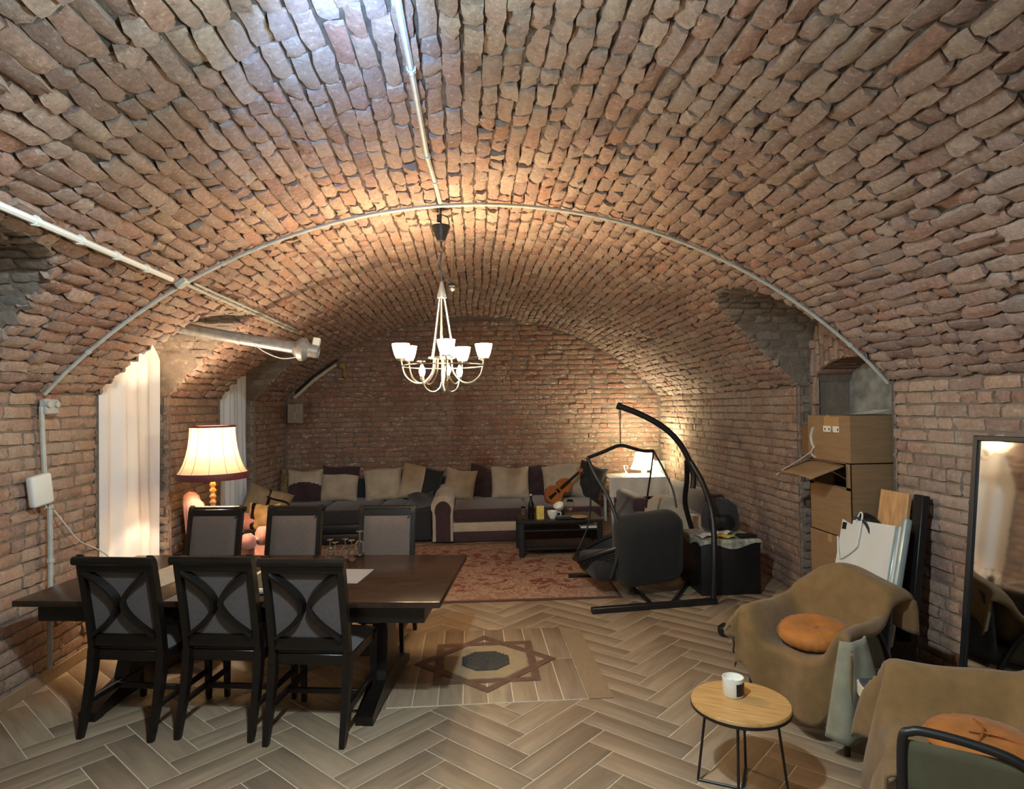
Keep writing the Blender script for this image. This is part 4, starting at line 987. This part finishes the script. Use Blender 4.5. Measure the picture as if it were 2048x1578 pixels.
# ---------------------------------------------------------------- hanging chair
hs = thing('hanging_chair', 'black hanging wicker chair on a curved steel stand at the edge of the rug', 'hanging chair', (1.45, 5.9, 0))
def h(x, y, z): return (x - 1.45, y - 5.9, z)
g = G(); g.box(h(1.46, 5.425, .025), (1.14, .055, .05), rot=(0, 0, R(7)), bev=.006); fb = g.build('base_bar', M_black, hs)
g = G(); g.box(h(1.56, 6.44, .025), (1.38, .055, .05), rot=(0, 0, R(-1.5)), bev=.006); g.build('base_bar', M_black, hs)
for a, c in (((1.42, 6.42), (1.44, 5.45)), ((2.16, 6.42), (1.62, 5.47))):
    g = G(); g.tube([h(a[0], a[1], .025), h(c[0], c[1], .025)], .02, 8); g.build('base_brace', M_black, hs)
main = smoothpath([h(2.00, 5.96, .95), h(2.01, 5.96, 1.08), h(1.955, 5.96, 1.25), h(1.85, 5.96, 1.42), h(1.70, 5.96, 1.555), h(1.50, 5.96, 1.665), h(1.305, 5.96, 1.742)], 6)
g = G(); g.tube(main, .028, 10); g.build('arched_pole', M_black, hs)
g = G(); g.tube([h(1.318, 5.96, 1.737), h(1.29, 5.96, 1.748)], .034, 10); g.build('end_cap', M_black, hs)
for pts in ([(2.0, 5.50, .04), (2.025, 5.52, .4), (2.055, 5.62, .75), (2.045, 5.80, 1.0), (1.98, 5.94, 1.2)], [(2.22, 6.42, .04), (2.16, 6.42, .4), (2.05, 6.33, .75), (2.0, 6.12, 1.0), (1.955, 5.98, 1.2)]):
    g = G(); g.tube(smoothpath([h(*p) for p in pts], 7), .026, 10); g.build('support_pole', M_black, hs)
g = G(); g.tube([h(1.312, 5.96, 1.72), h(1.312, 5.96, 1.36)], .006, 6); g.tube([h(1.312, 5.96, 1.70), h(1.312, 5.96, 1.62)], .012, 8); g.build('hanging_chain', M_chrome, hs)
bk_ = smoothpath([h(.985, 5.90, 1.265), h(1.14, 5.93, 1.315), h(1.30, 5.96, 1.37), h(1.42, 5.98, 1.345), h(1.54, 6.02, 1.31), h(1.655, 6.05, 1.305)], 6)
g = G(); g.tube(bk_, .017, 8); g.build('hanger_bar', M_black, hs)
# bowl of the basket: wicker strands, open to the left
BC = Vector(h(1.30, 6.02, .62)); 
def bowl(a, e):      # a azimuth, e elevation
    return BC + Vector((.55 * math.cos(a) * math.cos(e), .42 * math.sin(a) * math.cos(e), .52 * math.sin(e)))
def rim_e(a): return R(-16) + R(22) * math.cos(a + R(15))
g = G()
for k in range(54):
    a = 2 * PI * k / 54; g.tube([bowl(a, rim_e(a) + (R(-82) - rim_e(a)) * q / 9) for q in range(10)], .006, 4)
for k in range(26):
    q = k / 25; g.tube([bowl(2 * PI * j / 40, rim_e(2 * PI * j / 40) + (R(-82) - rim_e(2 * PI * j / 40)) * q) for j in range(40)], .0065, 4, closed=True)
wk = g.build('wicker_basket', M_wicker, hs, ang=180); wk['kind'] = 'stuff'
g = G(); g.grid(lambda u, v: bowl(2 * PI * u, rim_e(2 * PI * u) + (R(-84) - rim_e(2 * PI * u)) * v) - Vector((0, 0, -.012)), 36, 10, cu=True); g.build('basket_lining', M_wicker, hs, ang=180)
g = G(); g.tube([bowl(2 * PI * j / 48, rim_e(2 * PI * j / 48)) for j in range(48)], .02, 8, closed=True); g.build('basket_rim', M_black, hs)
rods = [[(.985, 5.90, 1.265), (1.03, 5.80, 1.12), (1.13, 5.70, .92), (1.19, 5.62, .70), (1.19, 5.60, .46), (1.12, 5.62, .22)],
        [(.985, 5.90, 1.265), (1.0, 6.0, 1.12), (1.04, 6.08, .90), (1.02, 6.1, .62), (.92, 6.08, .40), (.86, 6.0, .32)],
        [(1.655, 6.05, 1.305), (1.74, 6.0, 1.12), (1.80, 5.95, .95), (1.82, 5.9, .78)],
        [(1.655, 6.05, 1.305), (1.67, 6.2, 1.1), (1.66, 6.28, .9), (1.64, 6.3, .72)]]
for i, p in enumerate(rods):
    g = G(); g.tube(smoothpath([h(*q) for q in p], 6), .017 if i == 0 else .009, 8); g.build('hanger_rod', M_wicker if i == 0 else M_black, hs)
cu = thing('seat_cushion', 'big black two-part cushion filling the hanging chair', 'cushion', (1.36, 5.98, .20), R(8))
g = G(); g.box((.08, -.30, .26), (.64, .30, .66), rot=(R(12), R(-5), 0), bev=.13, seg=4); g.build('back_cushion', M_blackfab, cu, ang=180)
g = G(); g.box((-.05, 0, .06), (.72, .56, .20), bev=.07, seg=3); g.build('base_cushion', M_blackfab, cu, ang=180)
# ---------------------------------------------------------------- black cube with cloth, papers, bag
ck = thing('side_cube', 'black cube side table against the right wall behind the hanging chair stand', 'side table', (2.26, 6.0, 0))
g = G(); g.box((0, 0, .25), (.56, .56, .50), bev=.012, seg=2); g.build('cube_body', M_black, ck)
g = G()
def cl_(u, v):
    a, c = (u - .5) * .72, (v - .5) * .72; q = .285; ex_ = max(0, abs(a) - q); ey_ = max(0, abs(c) - q)
    return (max(-q, min(q, a)) + math.copysign(min(ex_, .006), a), max(-q, min(q, c)) + math.copysign(min(ey_, .006), c), .503 - max(ex_, ey_) * (.75 + .35 * math.sin(14 * (a + c))))
g.grid(cl_, 37, 37); tag(g.build('lace_cloth', mat('pale_printed_cloth', '8f8d7c', .8, var=.35, scale=22, col2='b9b7a6'), None, ang=180, loc=(2.26, 6.0, 0)), 'pale printed cloth draped over the black cube table', 'cloth')
for i, (x, y, rz, m_, lb) in enumerate(((2.08, 5.86, 20, M_paper, 'white crumpled paper on the left of the cube table'), (2.24, 5.80, -8, M_yellow, 'yellow leaflet on the cube table between the papers'), (2.30, 5.98, 30, M_paper, 'white folded sheet at the back of the cube table'))):
    g = G(); g.grid(lambda u, v: (-.09 + .18 * u, -.06 + .12 * v, .006 + .02 * abs(math.sin(4 * u + 2 * v + i)) ), 8, 8); o = g.build('paper_sheet', m_, None, ang=30, loc=(x, y, .506)); o.rotation_euler = (0, 0, R(rz)); tag(o, lb, 'paper', 'papers on the cube table')
g = G(); g.box((0, 0, .015), (.17, .10, .028), bev=.006); tag(g.build('black_case', M_black, None, loc=(2.44, 5.80, .507)), 'flat black case on the right edge of the cube table', 'case')
bg = thing('backpack', 'dark backpack standing on the cube table against the right wall', 'bag', (2.33, 6.14, .507), R(-10))
g = G(); g.lathe([(.15, 0), (.185, .04), (.185, .16), (.16, .25), (.08, .31), (.001, .32)], 20, ry=.55); g.build('bag_body', M_charcoal, bg, ang=180)
g = G(); g.tube(smoothpath([(-.1, -.09, .25), (-.13, -.14, .15), (-.11, -.12, .03)], 6), .012, 6); g.tube(arc((0, 0, .30), .045, 0, PI, 9), .009, 6); g.build('strap', M_black, bg)
g = G(); g.lathe([(.10, 0), (.12, .03), (.11, .10), (.07, .13)], 16, ry=.4, c=(0, -.09, .04)); g.build('front_pocket', M_black, bg, ang=180)
pl = thing('power_adapter', 'black power adapter with a looped cord on the tiles left of the armchair', 'adapter', (1.80, 4.74, .001))
g = G(); g.lathe([(.045, 0), (.06, .02), (.058, .06), (.03, .085), (.001, .09)], 16); g.build('adapter_body', M_black, pl)
g = G(); g.tube(smoothpath([(.02, -.05, .02), (-.02, -.2, .006), (-.08, -.33, .006), (-.03, -.42, .006), (.1, -.4, .006)], 6), .005, 6); g.build('cord', M_black, pl)
# ---------------------------------------------------------------- cardboard boxes in the right niche
def carton(label, loc, w, d, hh, extra=None):
    t = thing('cardboard_box', label, 'box', loc, 0, 'stacked cardboard boxes'); g = G(); g.box((0, 0, hh / 2), (w, d, hh), bev=.003); g.build('box_body', M_card, t)
    g = G(); g.box((-w / 2 - .0008, 0, hh - .03), (.0015, .05, .06), bev=0); g.box((0, 0, hh + .0006), (w, .05, .001), bev=0); g.build('packing_tape', M_tape, t); return t
XB, YBX = 2.862, 4.735
carton('tall cardboard box at the bottom of the stack, half hidden by the armchair', (XB, YBX, 0), .46, .56, .74)
mb = thing('cardboard_box', 'cardboard box with its flap hanging open, middle of the stack in the niche', 'box', (XB + .005, YBX, .741), 0, 'stacked cardboard boxes')
w2, d2, h2 = .46, .56, .56; g = G()
for c, dd in (((0, 0, .004), (w2, d2, .008)), ((w2 / 2 - .004, 0, h2 / 2), (.008, d2, h2)), ((0, -d2 / 2 + .004, h2 / 2), (w2, .008, h2)), ((0, d2 / 2 - .004, h2 / 2), (w2, .008, h2)), ((-w2 / 2 + .004, 0, .19), (.008, d2, .38)), ((0, 0, h2 - .004), (w2, d2, .008)), ((-w2 / 2 + .004, d2 / 2 - .03, .46), (.008, .06, .2)), ((-w2 / 2 + .004, -d2 / 2 + .03, .46), (.008, .06, .2))):
    g.box(c, dd, bev=.001)
g.build('box_body', M_card, mb)
g = G(); g.grid(lambda u, v: (-w2 / 2 - .02 - .26 * v, -.24 + .50 * u, h2 - .02 - .09 * v + .015 * math.sin(3 * u)), 6, 6); g.build('flap', M_card, mb, thick=.006, ang=180)
g = G(); g.tube(smoothpath([(-w2 / 2 - .02, .20, .62), (-w2 / 2 - .12, .24, .54), (-w2 / 2 - .24, .25, .47), (-w2 / 2 - .29, .26, .43)], 5), .012, 5, flat=(1.6, .25)); g.build('packing_tape', M_paper, mb)
tp = carton('topmost cardboard box of the niche stack, with a white label and torn tape', (XB, YBX - .01, 1.303), .47, .57, .345)
g = G(); g.box((-.2375, -.06, .285), (.003, .20, .10), bev=0); g.build('label', M_tape, tp)
g = G(); g.box((-.2395, -.12, .242), (.002, .08, .045), bev=0); g.box((-.2395, .0, .242), (.002, .10, .045), bev=0); g.build('white_label', M_paper, tp)
g = G(); g.box((-.2408, -.145, .24), (.001, .012, .02), bev=0); g.box((-.2408, -.03, .24), (.001, .014, .018), bev=0); g.box((-.2408, .025, .24), (.001, .014, .018), bev=0); g.build('label_print', M_black, tp)
g = G(); g.tube(smoothpath([(-.243, .19, .25), (-.246, .22, .18), (-.245, .21, .12), (-.248, .18, .09), (-.246, .22, .04), (-.245, .16, .01)], 6), .009, 4, flat=(1.4, .3)); g.build('torn_tape', M_paper, tp)
ps = G(); ps.grid(lambda u, v: (-.12 + .24 * u, -.1 + .2 * v, .004 + .03 * u * u), 6, 6); o = ps.build('paper_sheet', M_paper, None, ang=180, loc=(2.86, 4.60, 1.652)); tag(o, 'white paper sheet lying on top of the cardboard boxes', 'paper')
g = G(); g.box((0, 0, .0), (.06, .22, .26), bev=.004); tag(g.build('cardboard_piece', M_cardd, None, loc=(2.72, 5.12, 1.433)), 'narrow cardboard strip standing behind the topmost box', 'cardboard'); 
# leaning boards, heater, dark bag
def lean(name, label, cat, y0, y1, xb_, xt_, zt, th, m, z0=0.0):
    t = thing(name, label, cat, (xb_, (y0 + y1) / 2, z0)); a = math.atan2(xt_ - xb_, zt - z0); l = math.hypot(xt_ - xb_, zt - z0)
    return t, Matrix.Rotation(a, 4, 'Y'), l
t, Mr, l = lean('wooden_board', 'light pine board leaning on the right wall behind the white heater', 'board', 4.06, 4.34, 2.62, 2.80, 1.13, .03, M_pine)
g = G(); g.box((0, 0, l / 2), (.028, .29, l), bev=.004, M=Mr); g.build('plank', M_pine, t)
t, Mr, l = lean('black_board', 'tall black board leaning on the right wall beside the pine board', 'board', 3.9, 4.05, 2.70, 2.84, 1.13, .05, M_black)
g = G(); g.box((0, 0.03, l / 2), (.05, .09, l), bev=.004, M=Mr); g.build('panel', M_black, t)
t, Mr, l = lean('panel_heater', 'white panel heater with a looped cord leaning between the boxes and the pine board', 'heater', 4.0, 4.6, 2.46, 2.64, .98, .05, M_white, .30)
t.location = (2.50, 4.22, .23); t.rotation_euler = (R(-4), 0, R(4))
g = G(); g.box((0, 0, l / 2), (.035, .60, l), bev=.006, M=Mr); g.build('heater_panel', M_white, t)
g = G(); g.box((.004, -.31, l / 2), (.05, .05, l + .12), bev=.018, seg=2, M=Mr); g.box((-.005, -.262, l / 2), (.042, .03, l), bev=.006, M=Mr); g.build('side_rail', mat('pale_blue_metal', '9fb0b3', .35, metal=.3), t)
g = G(); g.box((-.0185, .26, l - .055), (.003, .045, .05), bev=0, M=Mr); g.build('control_label', M_black, t)
g = G(); g.tube([Mr @ Vector(p) for p in smoothpath([(-.02, .14, l - .02), (-.03, .10, l + .05), (-.03, .07, l + .03), (-.03, .075, l - .14), (-.03, .09, l - .20), (-.03, .22, l - .29), (-.03, .26, l - .26), (-.02, .31, l - .14)], 6)], .006, 6); g.build('cord', M_white, t)
st_ = thing('plinth', 'low dark crate under the white heater, hidden behind the armchair', 'crate', (2.55, 4.22, 0))
g = G(); g.box((0, 0, .108), (.26, .60, .215), bev=.004); g.build('crate_body', M_blackwood, st_)
rb_ = thing('duffel_bag', 'round black bag squeezed between the cardboard boxes and the pine board', 'bag', (2.74, 4.40, .78)); 
g = G(); g.lathe([(.001, -.07), (.12, -.065), (.17, -.03), (.175, .02), (.13, .06), (.001, .07)], 24, M=Matrix.Rotation(R(75), 4, 'Y') @ Matrix.Scale(1.0, 4), c=(0, 0, 0)); g.build('bag_body', M_black, rb_, ang=180)
g = G(); g.tube([(-.09 + .0 * a, .15 * math.cos(a), .14 * math.sin(a)) for a in np.linspace(.3, 2.8, 10)], .012, 6); g.build('handle', M_charcoal, rb_)
rs = thing('stacked_crate', 'dark crate carrying the round black bag behind the heater', 'crate', (2.74, 4.37, 0)); g = G(); g.box((0, 0, .30), (.22, .14, .60), bev=.004); g.build('crate_body', M_blackwood, rs)
# ---------------------------------------------------------------- mirror leaning on the right wall
mr_ = thing('floor_mirror', 'tall black framed mirror leaning against the right wall', 'mirror', (2.615, 3.045, 0), R(15)); 
a = math.atan2(.20, 1.55); Mr = Matrix.Rotation(a, 4, 'Y'); l = math.hypot(.20, 1.55); W_ = .62
g = G()
for y in (-W_ / 2, W_ / 2): g.box((0, y, l / 2), (.035, .03, l), bev=.004, M=Mr)
for z in (.015, l - .015): g.box((0, 0, z), (.035, W_, .03), bev=.004, M=Mr)
g.build('frame', M_black, mr_)
g = G(); g.box((.004, 0, l / 2), (.012, W_ - .03, l - .03), bev=0, M=Mr); g.build('mirror_pane', M_mirror, mr_)
g = G(); g.box((.014, 0, l / 2), (.006, W_ - .02, l - .02), bev=0, M=Mr); g.build('backing', M_black, mr_)
# ---------------------------------------------------------------- armchairs (local: faces +y, x lateral)
def blur(Z, n):
    for _ in range(n):
        P = np.pad(Z, 1, mode='edge'); Z = (P[1:-1, 1:-1] * 2 + P[:-2, 1:-1] + P[2:, 1:-1] + P[1:-1, :-2] + P[1:-1, 2:]) / 6
    return Z
def blanket(parent_loc, rz, label, wL, wR, dl, dr, df, db, hfun, seed, name='blanket', mats=None, kk=9, flare=.06):
    rr = random.Random(seed); ph = [rr.uniform(0, 6) for _ in range(8)]
    yb_, yf = -.33, .31; ds = .022
    sx = np.arange(-wL - dl, wR + dr + .001, ds); sy = np.arange(yb_ - db, yf + df + .001, ds)
    X = np.clip(sx, -wL, wR); Y = np.clip(sy, yb_, yf)
    Z = np.array([[hfun(x, y) for y in Y] for x in X]); Z = blur(Z, kk)
    g = G(); nu, nv = len(sx), len(sy); vs = []
    for i, s_ in enumerate(sx):
        for j, t_ in enumerate(sy):
            ex = s_ - X[i]; ey = t_ - Y[j]; m = math.hypot(ex, ey) if abs(ex) * abs(ey) > 0 else abs(ex) + abs(ey)
            fold = 0.028 * math.sin(t_ * 17 + ph[0]) * min(1, abs(ex) / .12) if abs(ex) > abs(ey) else .026 * math.sin(s_ * 19 + ph[1]) * min(1, abs(ey) / .12)
            x = X[i] + math.copysign(min(abs(ex), .03) * .7 + abs(ex) * .06 + (fold if ex else 0), ex) if ex else X[i]
            y = Y[j] + math.copysign(min(abs(ey), .03) * .7 + abs(ey) * (flare if ey > 0 else .06) + (fold if ey else 0), ey) if ey else Y[j]
            if ex and ey: x += math.copysign(.05 * min(1, min(abs(ex), abs(ey)) / .1), ex); y += math.copysign(.05 * min(1, min(abs(ex), abs(ey)) / .1), ey)
            z = Z[i, j] - m + min(m, .03) * .5
            z += .011 * math.sin(s_ * 11 + t_ * 7 + ph[2]) + .006 * math.sin(s_ * 23 - t_ * 15 + ph[3])
            z = max(z, .02 + .004 * math.sin(s_ * 30 + t_ * 20))
            vs.append((x, y, z))
    g.add(vs, [(i * nv + j, (i + 1) * nv + j, (i + 1) * nv + j + 1, i * nv + j + 1) for i in range(nu - 1) for j in range(nv - 1)])
    o = g.build(name, mats or M_ochre, None, ang=180, thick=.012, loc=parent_loc); o.rotation_euler = (0, 0, rz); return tag(o, label, 'blanket', 'ochre blankets over the armchairs')
def armchair(label, loc, rz):
    t = thing('armchair', label, 'armchair', loc, rz, 'tube framed armchairs')
    for sx in (-1, 1):
        x = sx * .285
        g = G(); g.tube(smoothpath([(x, .30, 0), (x, .29, .30), (x, .285, .53), (x, .255, .572), (x, .20, .58), (x, .08, .572), (x, -.03, .55), (x, -.09, .51), (x, -.15, .42), (x, -.24, .22), (x, -.33, 0)], 6), .016, 10); g.build('side_frame', M_black, t)
        g = G(); g.grid(lambda u, v: (x - sx * .003, (-.19 + .12 * v) * (1 - u) + .275 * u, .34 + .20 * v), 8, 6); g.build('side_sling', mat('sling', '4d4934', .9) if 'sling' not in bpy.data.materials else bpy.data.materials['sling'], t, thick=.004)
    g = G(); g.box((0, 0, .345), (.54, .58, .09), bev=.035, seg=3); g.build('seat', M_charcoal, t, ang=60)
    g = G()
    def bk(u, v): return (-.26 + .52 * u, -.24 - .09 * v, .36 + .38 * v * (1 - .12 * (2 * u - 1) ** 4))
    g.grid(bk, 10, 8); g.build('backrest', M_charcoal, t, thick=.05, ang=180)
    g = G()
    for y in (-.29, .26): g.tube([(-.285, y, .30), (.285, y, .30)], .014, 8)
    g.build('cross_bar', M_black, t)
    return t
A1, R1 = (1.83, 3.45, 0), math.atan2(.88, -.47) + PI / 2   # facing (-.88,-.47)
def face(fx, fy): return math.atan2(fy, fx) - PI / 2
R1 = face(-.85, -.53); R2 = face(-.82, .57)
armchair('metal framed armchair almost wholly covered by a blanket, in front of the white heater', A1, R1).scale = (.93, .93, 1)
def h1(x, y):
    z = .415 + .01 * math.cos(3 * x)
    ax_ = abs(x)
    if ax_ > .22: z = max(z, .612 + (.02 if y < 0 else 0))
    bz = .80 - .16 * max(0, (x - .0) / .3) ** 2 - .10 * max(0, -x / .3) ** 3
    yy = -.33 - (-.33)
    if y < -.19: z = max(z, bz)
    elif y < -.10: z = max(z, .43 + (bz - .43) * ((-.10 - y) / .09) ** 1.5)
    return z
# local +x is to the viewer's left for a chair facing the camera side
b1 = blanket(A1, R1, 'ochre wool blanket draped over the armchair in front of the heater', .29, .29, .07, .16, .34, .25, h1, 3); b1.scale = (.93, .93, 1)
def flap(parent_loc, rz, pts, wdt, label):
    pass
cu1 = thing('round_cushion', 'round pleated orange velvet cushion on the seat of the armchair by the heater', 'cushion', (0, 0, 0), 0, 'round orange cushions')
def pleats(k): return lambda a, z: 1 + .05 * abs(math.sin(a * k / 2))
def round_cushion(t, r, hh):
    g = G(); g.lathe([(r * .05, .0), (r * .6, .002), (r * .92, hh * .22), (r, hh * .5), (r * .92, hh * .8), (r * .65, hh), (r * .3, hh * .93), (r * .08, hh * .78), (.001, hh * .76)], 64, wob=pleats(26)); g.build('pleated_body', M_orange, t, ang=180)
    g = G(); g.lathe([(.001, hh * .80), (.022, hh * .80), (.02, hh * .86), (.001, hh * .88)], 12); g.build('button', M_orange, t)
round_cushion(cu1, .185, .11)
fx, fy = -.85, -.53
cu1.location = (A1[0] + fx * .08 - .0, A1[1] + fy * .08, .435); cu1.rotation_euler = (R(4), R(-4), 0)
# reversed corner of the blanket hanging at the front of the near arm
g = G()
def fl_(u, v):
    p0 = Vector((-.31, .20, .60)) * (1 - u) + Vector((-.25, .335, .585)) * u
    p1 = Vector((-.40, .14, .16)) * (1 - u) + Vector((-.20, .40, .12)) * u
    p = p0 * (1 - v) + p1 * v; n_ = Vector((-.75, .66, 0))
    return p + n_ * (.07 + .05 * math.sin(PI * u) + .022 * math.sin(3 * PI * u + .6) * (.3 + v)) + Vector((0, 0, -.03 * math.sin(PI * u) * v))
g.grid(fl_, 20, 16); o = g.build('blanket_corner', M_sage, b1, ang=180, thick=.01)
A2 = (1.82, 2.29, 0)
armchair('metal framed armchair at the right edge with its black near arm showing', A2, R2)
def h2_(x, y):
    z = .405
    if x < -.225: z = max(z, .60)      # far arm
    bz = .79
    if y < -.19: z = max(z, bz)
    elif y < -.10: z = max(z, .43 + (bz - .43) * ((-.10 - y) / .09) ** 1.5)
    return z
def h2(x, y):
    z = .405
    if x > .21: z = max(z, .615)      # far arm
    bz = .80 - .08 * (x / .3) ** 2
    if y < -.19: z = max(z, bz)
    elif y < -.10: z = max(z, .43 + (bz - .43) * ((-.10 - y) / .09) ** 1.5)
    return z
b2 = blanket(A2, R2, 'ochre wool blanket over the armchair at the right edge, by the round wooden table', .262, .315, .012, .22, .42, .25, h2, 5, flare=.2)
cu2 = thing('round_cushion', 'flattened orange cushion with crossed ties on the armchair at the right edge', 'cushion', (A2[0] - .02, A2[1] + .02, .425), 0, 'round orange cushions')
g = G(); g.lathe([(.05, 0), (.15, .01), (.185, .035), (.16, .065), (.08, .075), (.001, .07)], 48, wob=pleats(20)); g.build('pleated_body', M_orange, cu2, ang=180)
g = G(); g.tube(smoothpath([(-.09, -.08, .068), (-.02, -.03, .084), (.02, .02, .082), (.05, .10, .07)], 5), .005, 5); g.tube(smoothpath([(.08, -.10, .068), (.02, -.05, .084), (-.05, -.0, .08)], 5), .005, 5); g.build('tie', M_violin, cu2)
# small drum table between the armchairs
dtb = thing('drum_table', 'low round table with a black top and cream rim between the two armchairs', 'side table', (1.93, 2.87, 0))
g = G(); g.lathe([(.225, .40), (.228, .36), (.222, .352), (.05, .35)], 40); g.lathe([(.228, .36), (.228, .412), (.218, .412), (.218, .37)], 40, cap=False); g.build('rim', M_cream, dtb)
g = G(); g.lathe([(.217, .405), (.214, .415), (.001, .415)], 40); g.build('tabletop', M_charcoal, dtb)
for a in (0, 1, 2): g = G(); g.tube([(.15 * math.cos(2.1 * a + .4), .15 * math.sin(2.1 * a + .4), .352), (.19 * math.cos(2.1 * a + .4), .19 * math.sin(2.1 * a + .4), 0)], .012, 8); g.build('leg', M_black, dtb)
g = G(); g.lathe([(.04, 0), (.06, .004), (.105, .018), (.108, .021), (.06, .01), (.001, .008)], 30); tag(g.build('plate', mat('brown_glaze', '5a3b24', .2, var=.2), None, loc=(1.99, 2.93, .416)), 'brown glazed plate on the low black topped table', 'plate')
# round oak table with the candle jar
rt = thing('round_side_table', 'small round oak topped side table on crossed black wire legs', 'side table', (1.10, 2.85, 0), R(-28))
g = G(); g.lathe([(.212, .383), (.217, .388), (.217, .398), (.213, .403), (.001, .403)], 56); g.build('tabletop', M_oak, rt)
g = G(); g.lathe([(.214, .372), (.219, .376), (.219, .386), (.20, .386), (.001, .386)], 56); g.build('top_band', M_black, rt)
for k in range(4):
    a = k * PI / 2; ca, sa = math.cos(a), math.sin(a); g = G(); g.tube([(.15 * ca, .15 * sa, .375), (.195 * ca, .195 * sa, .006)], .0062, 8); g.build('leg', M_black, rt)
for a in (0, PI / 2): g = G(); g.tube([(.195 * math.cos(a), .195 * math.sin(a), .006), (-.195 * math.cos(a), -.195 * math.sin(a), .006)], .006, 8); g.build('floor_rail', M_black, rt)
jr = thing('candle_jar', 'white candle jar with a black label on the round oak table', 'candle', (1.09, 2.905, .4035), R(-60))
g = G(); g.lathe([(.042, 0), (.047, .006), (.048, .085), (.044, .085), (.043, .06), (.001, .058)], 28); g.build('jar', M_ceramic, jr, ang=50)
g = G(); g.grid(lambda u, v: (.0486 * math.cos(-.62 + 1.24 * u), .0486 * math.sin(-.62 + 1.24 * u), .012 + .055 * v), 10, 2); g.build('black_label', M_black, jr, ang=180)
g = G(); g.tube([(0, 0, .056), (.001, 0, .07)], .0015, 5); g.build('wick', M_black, jr)
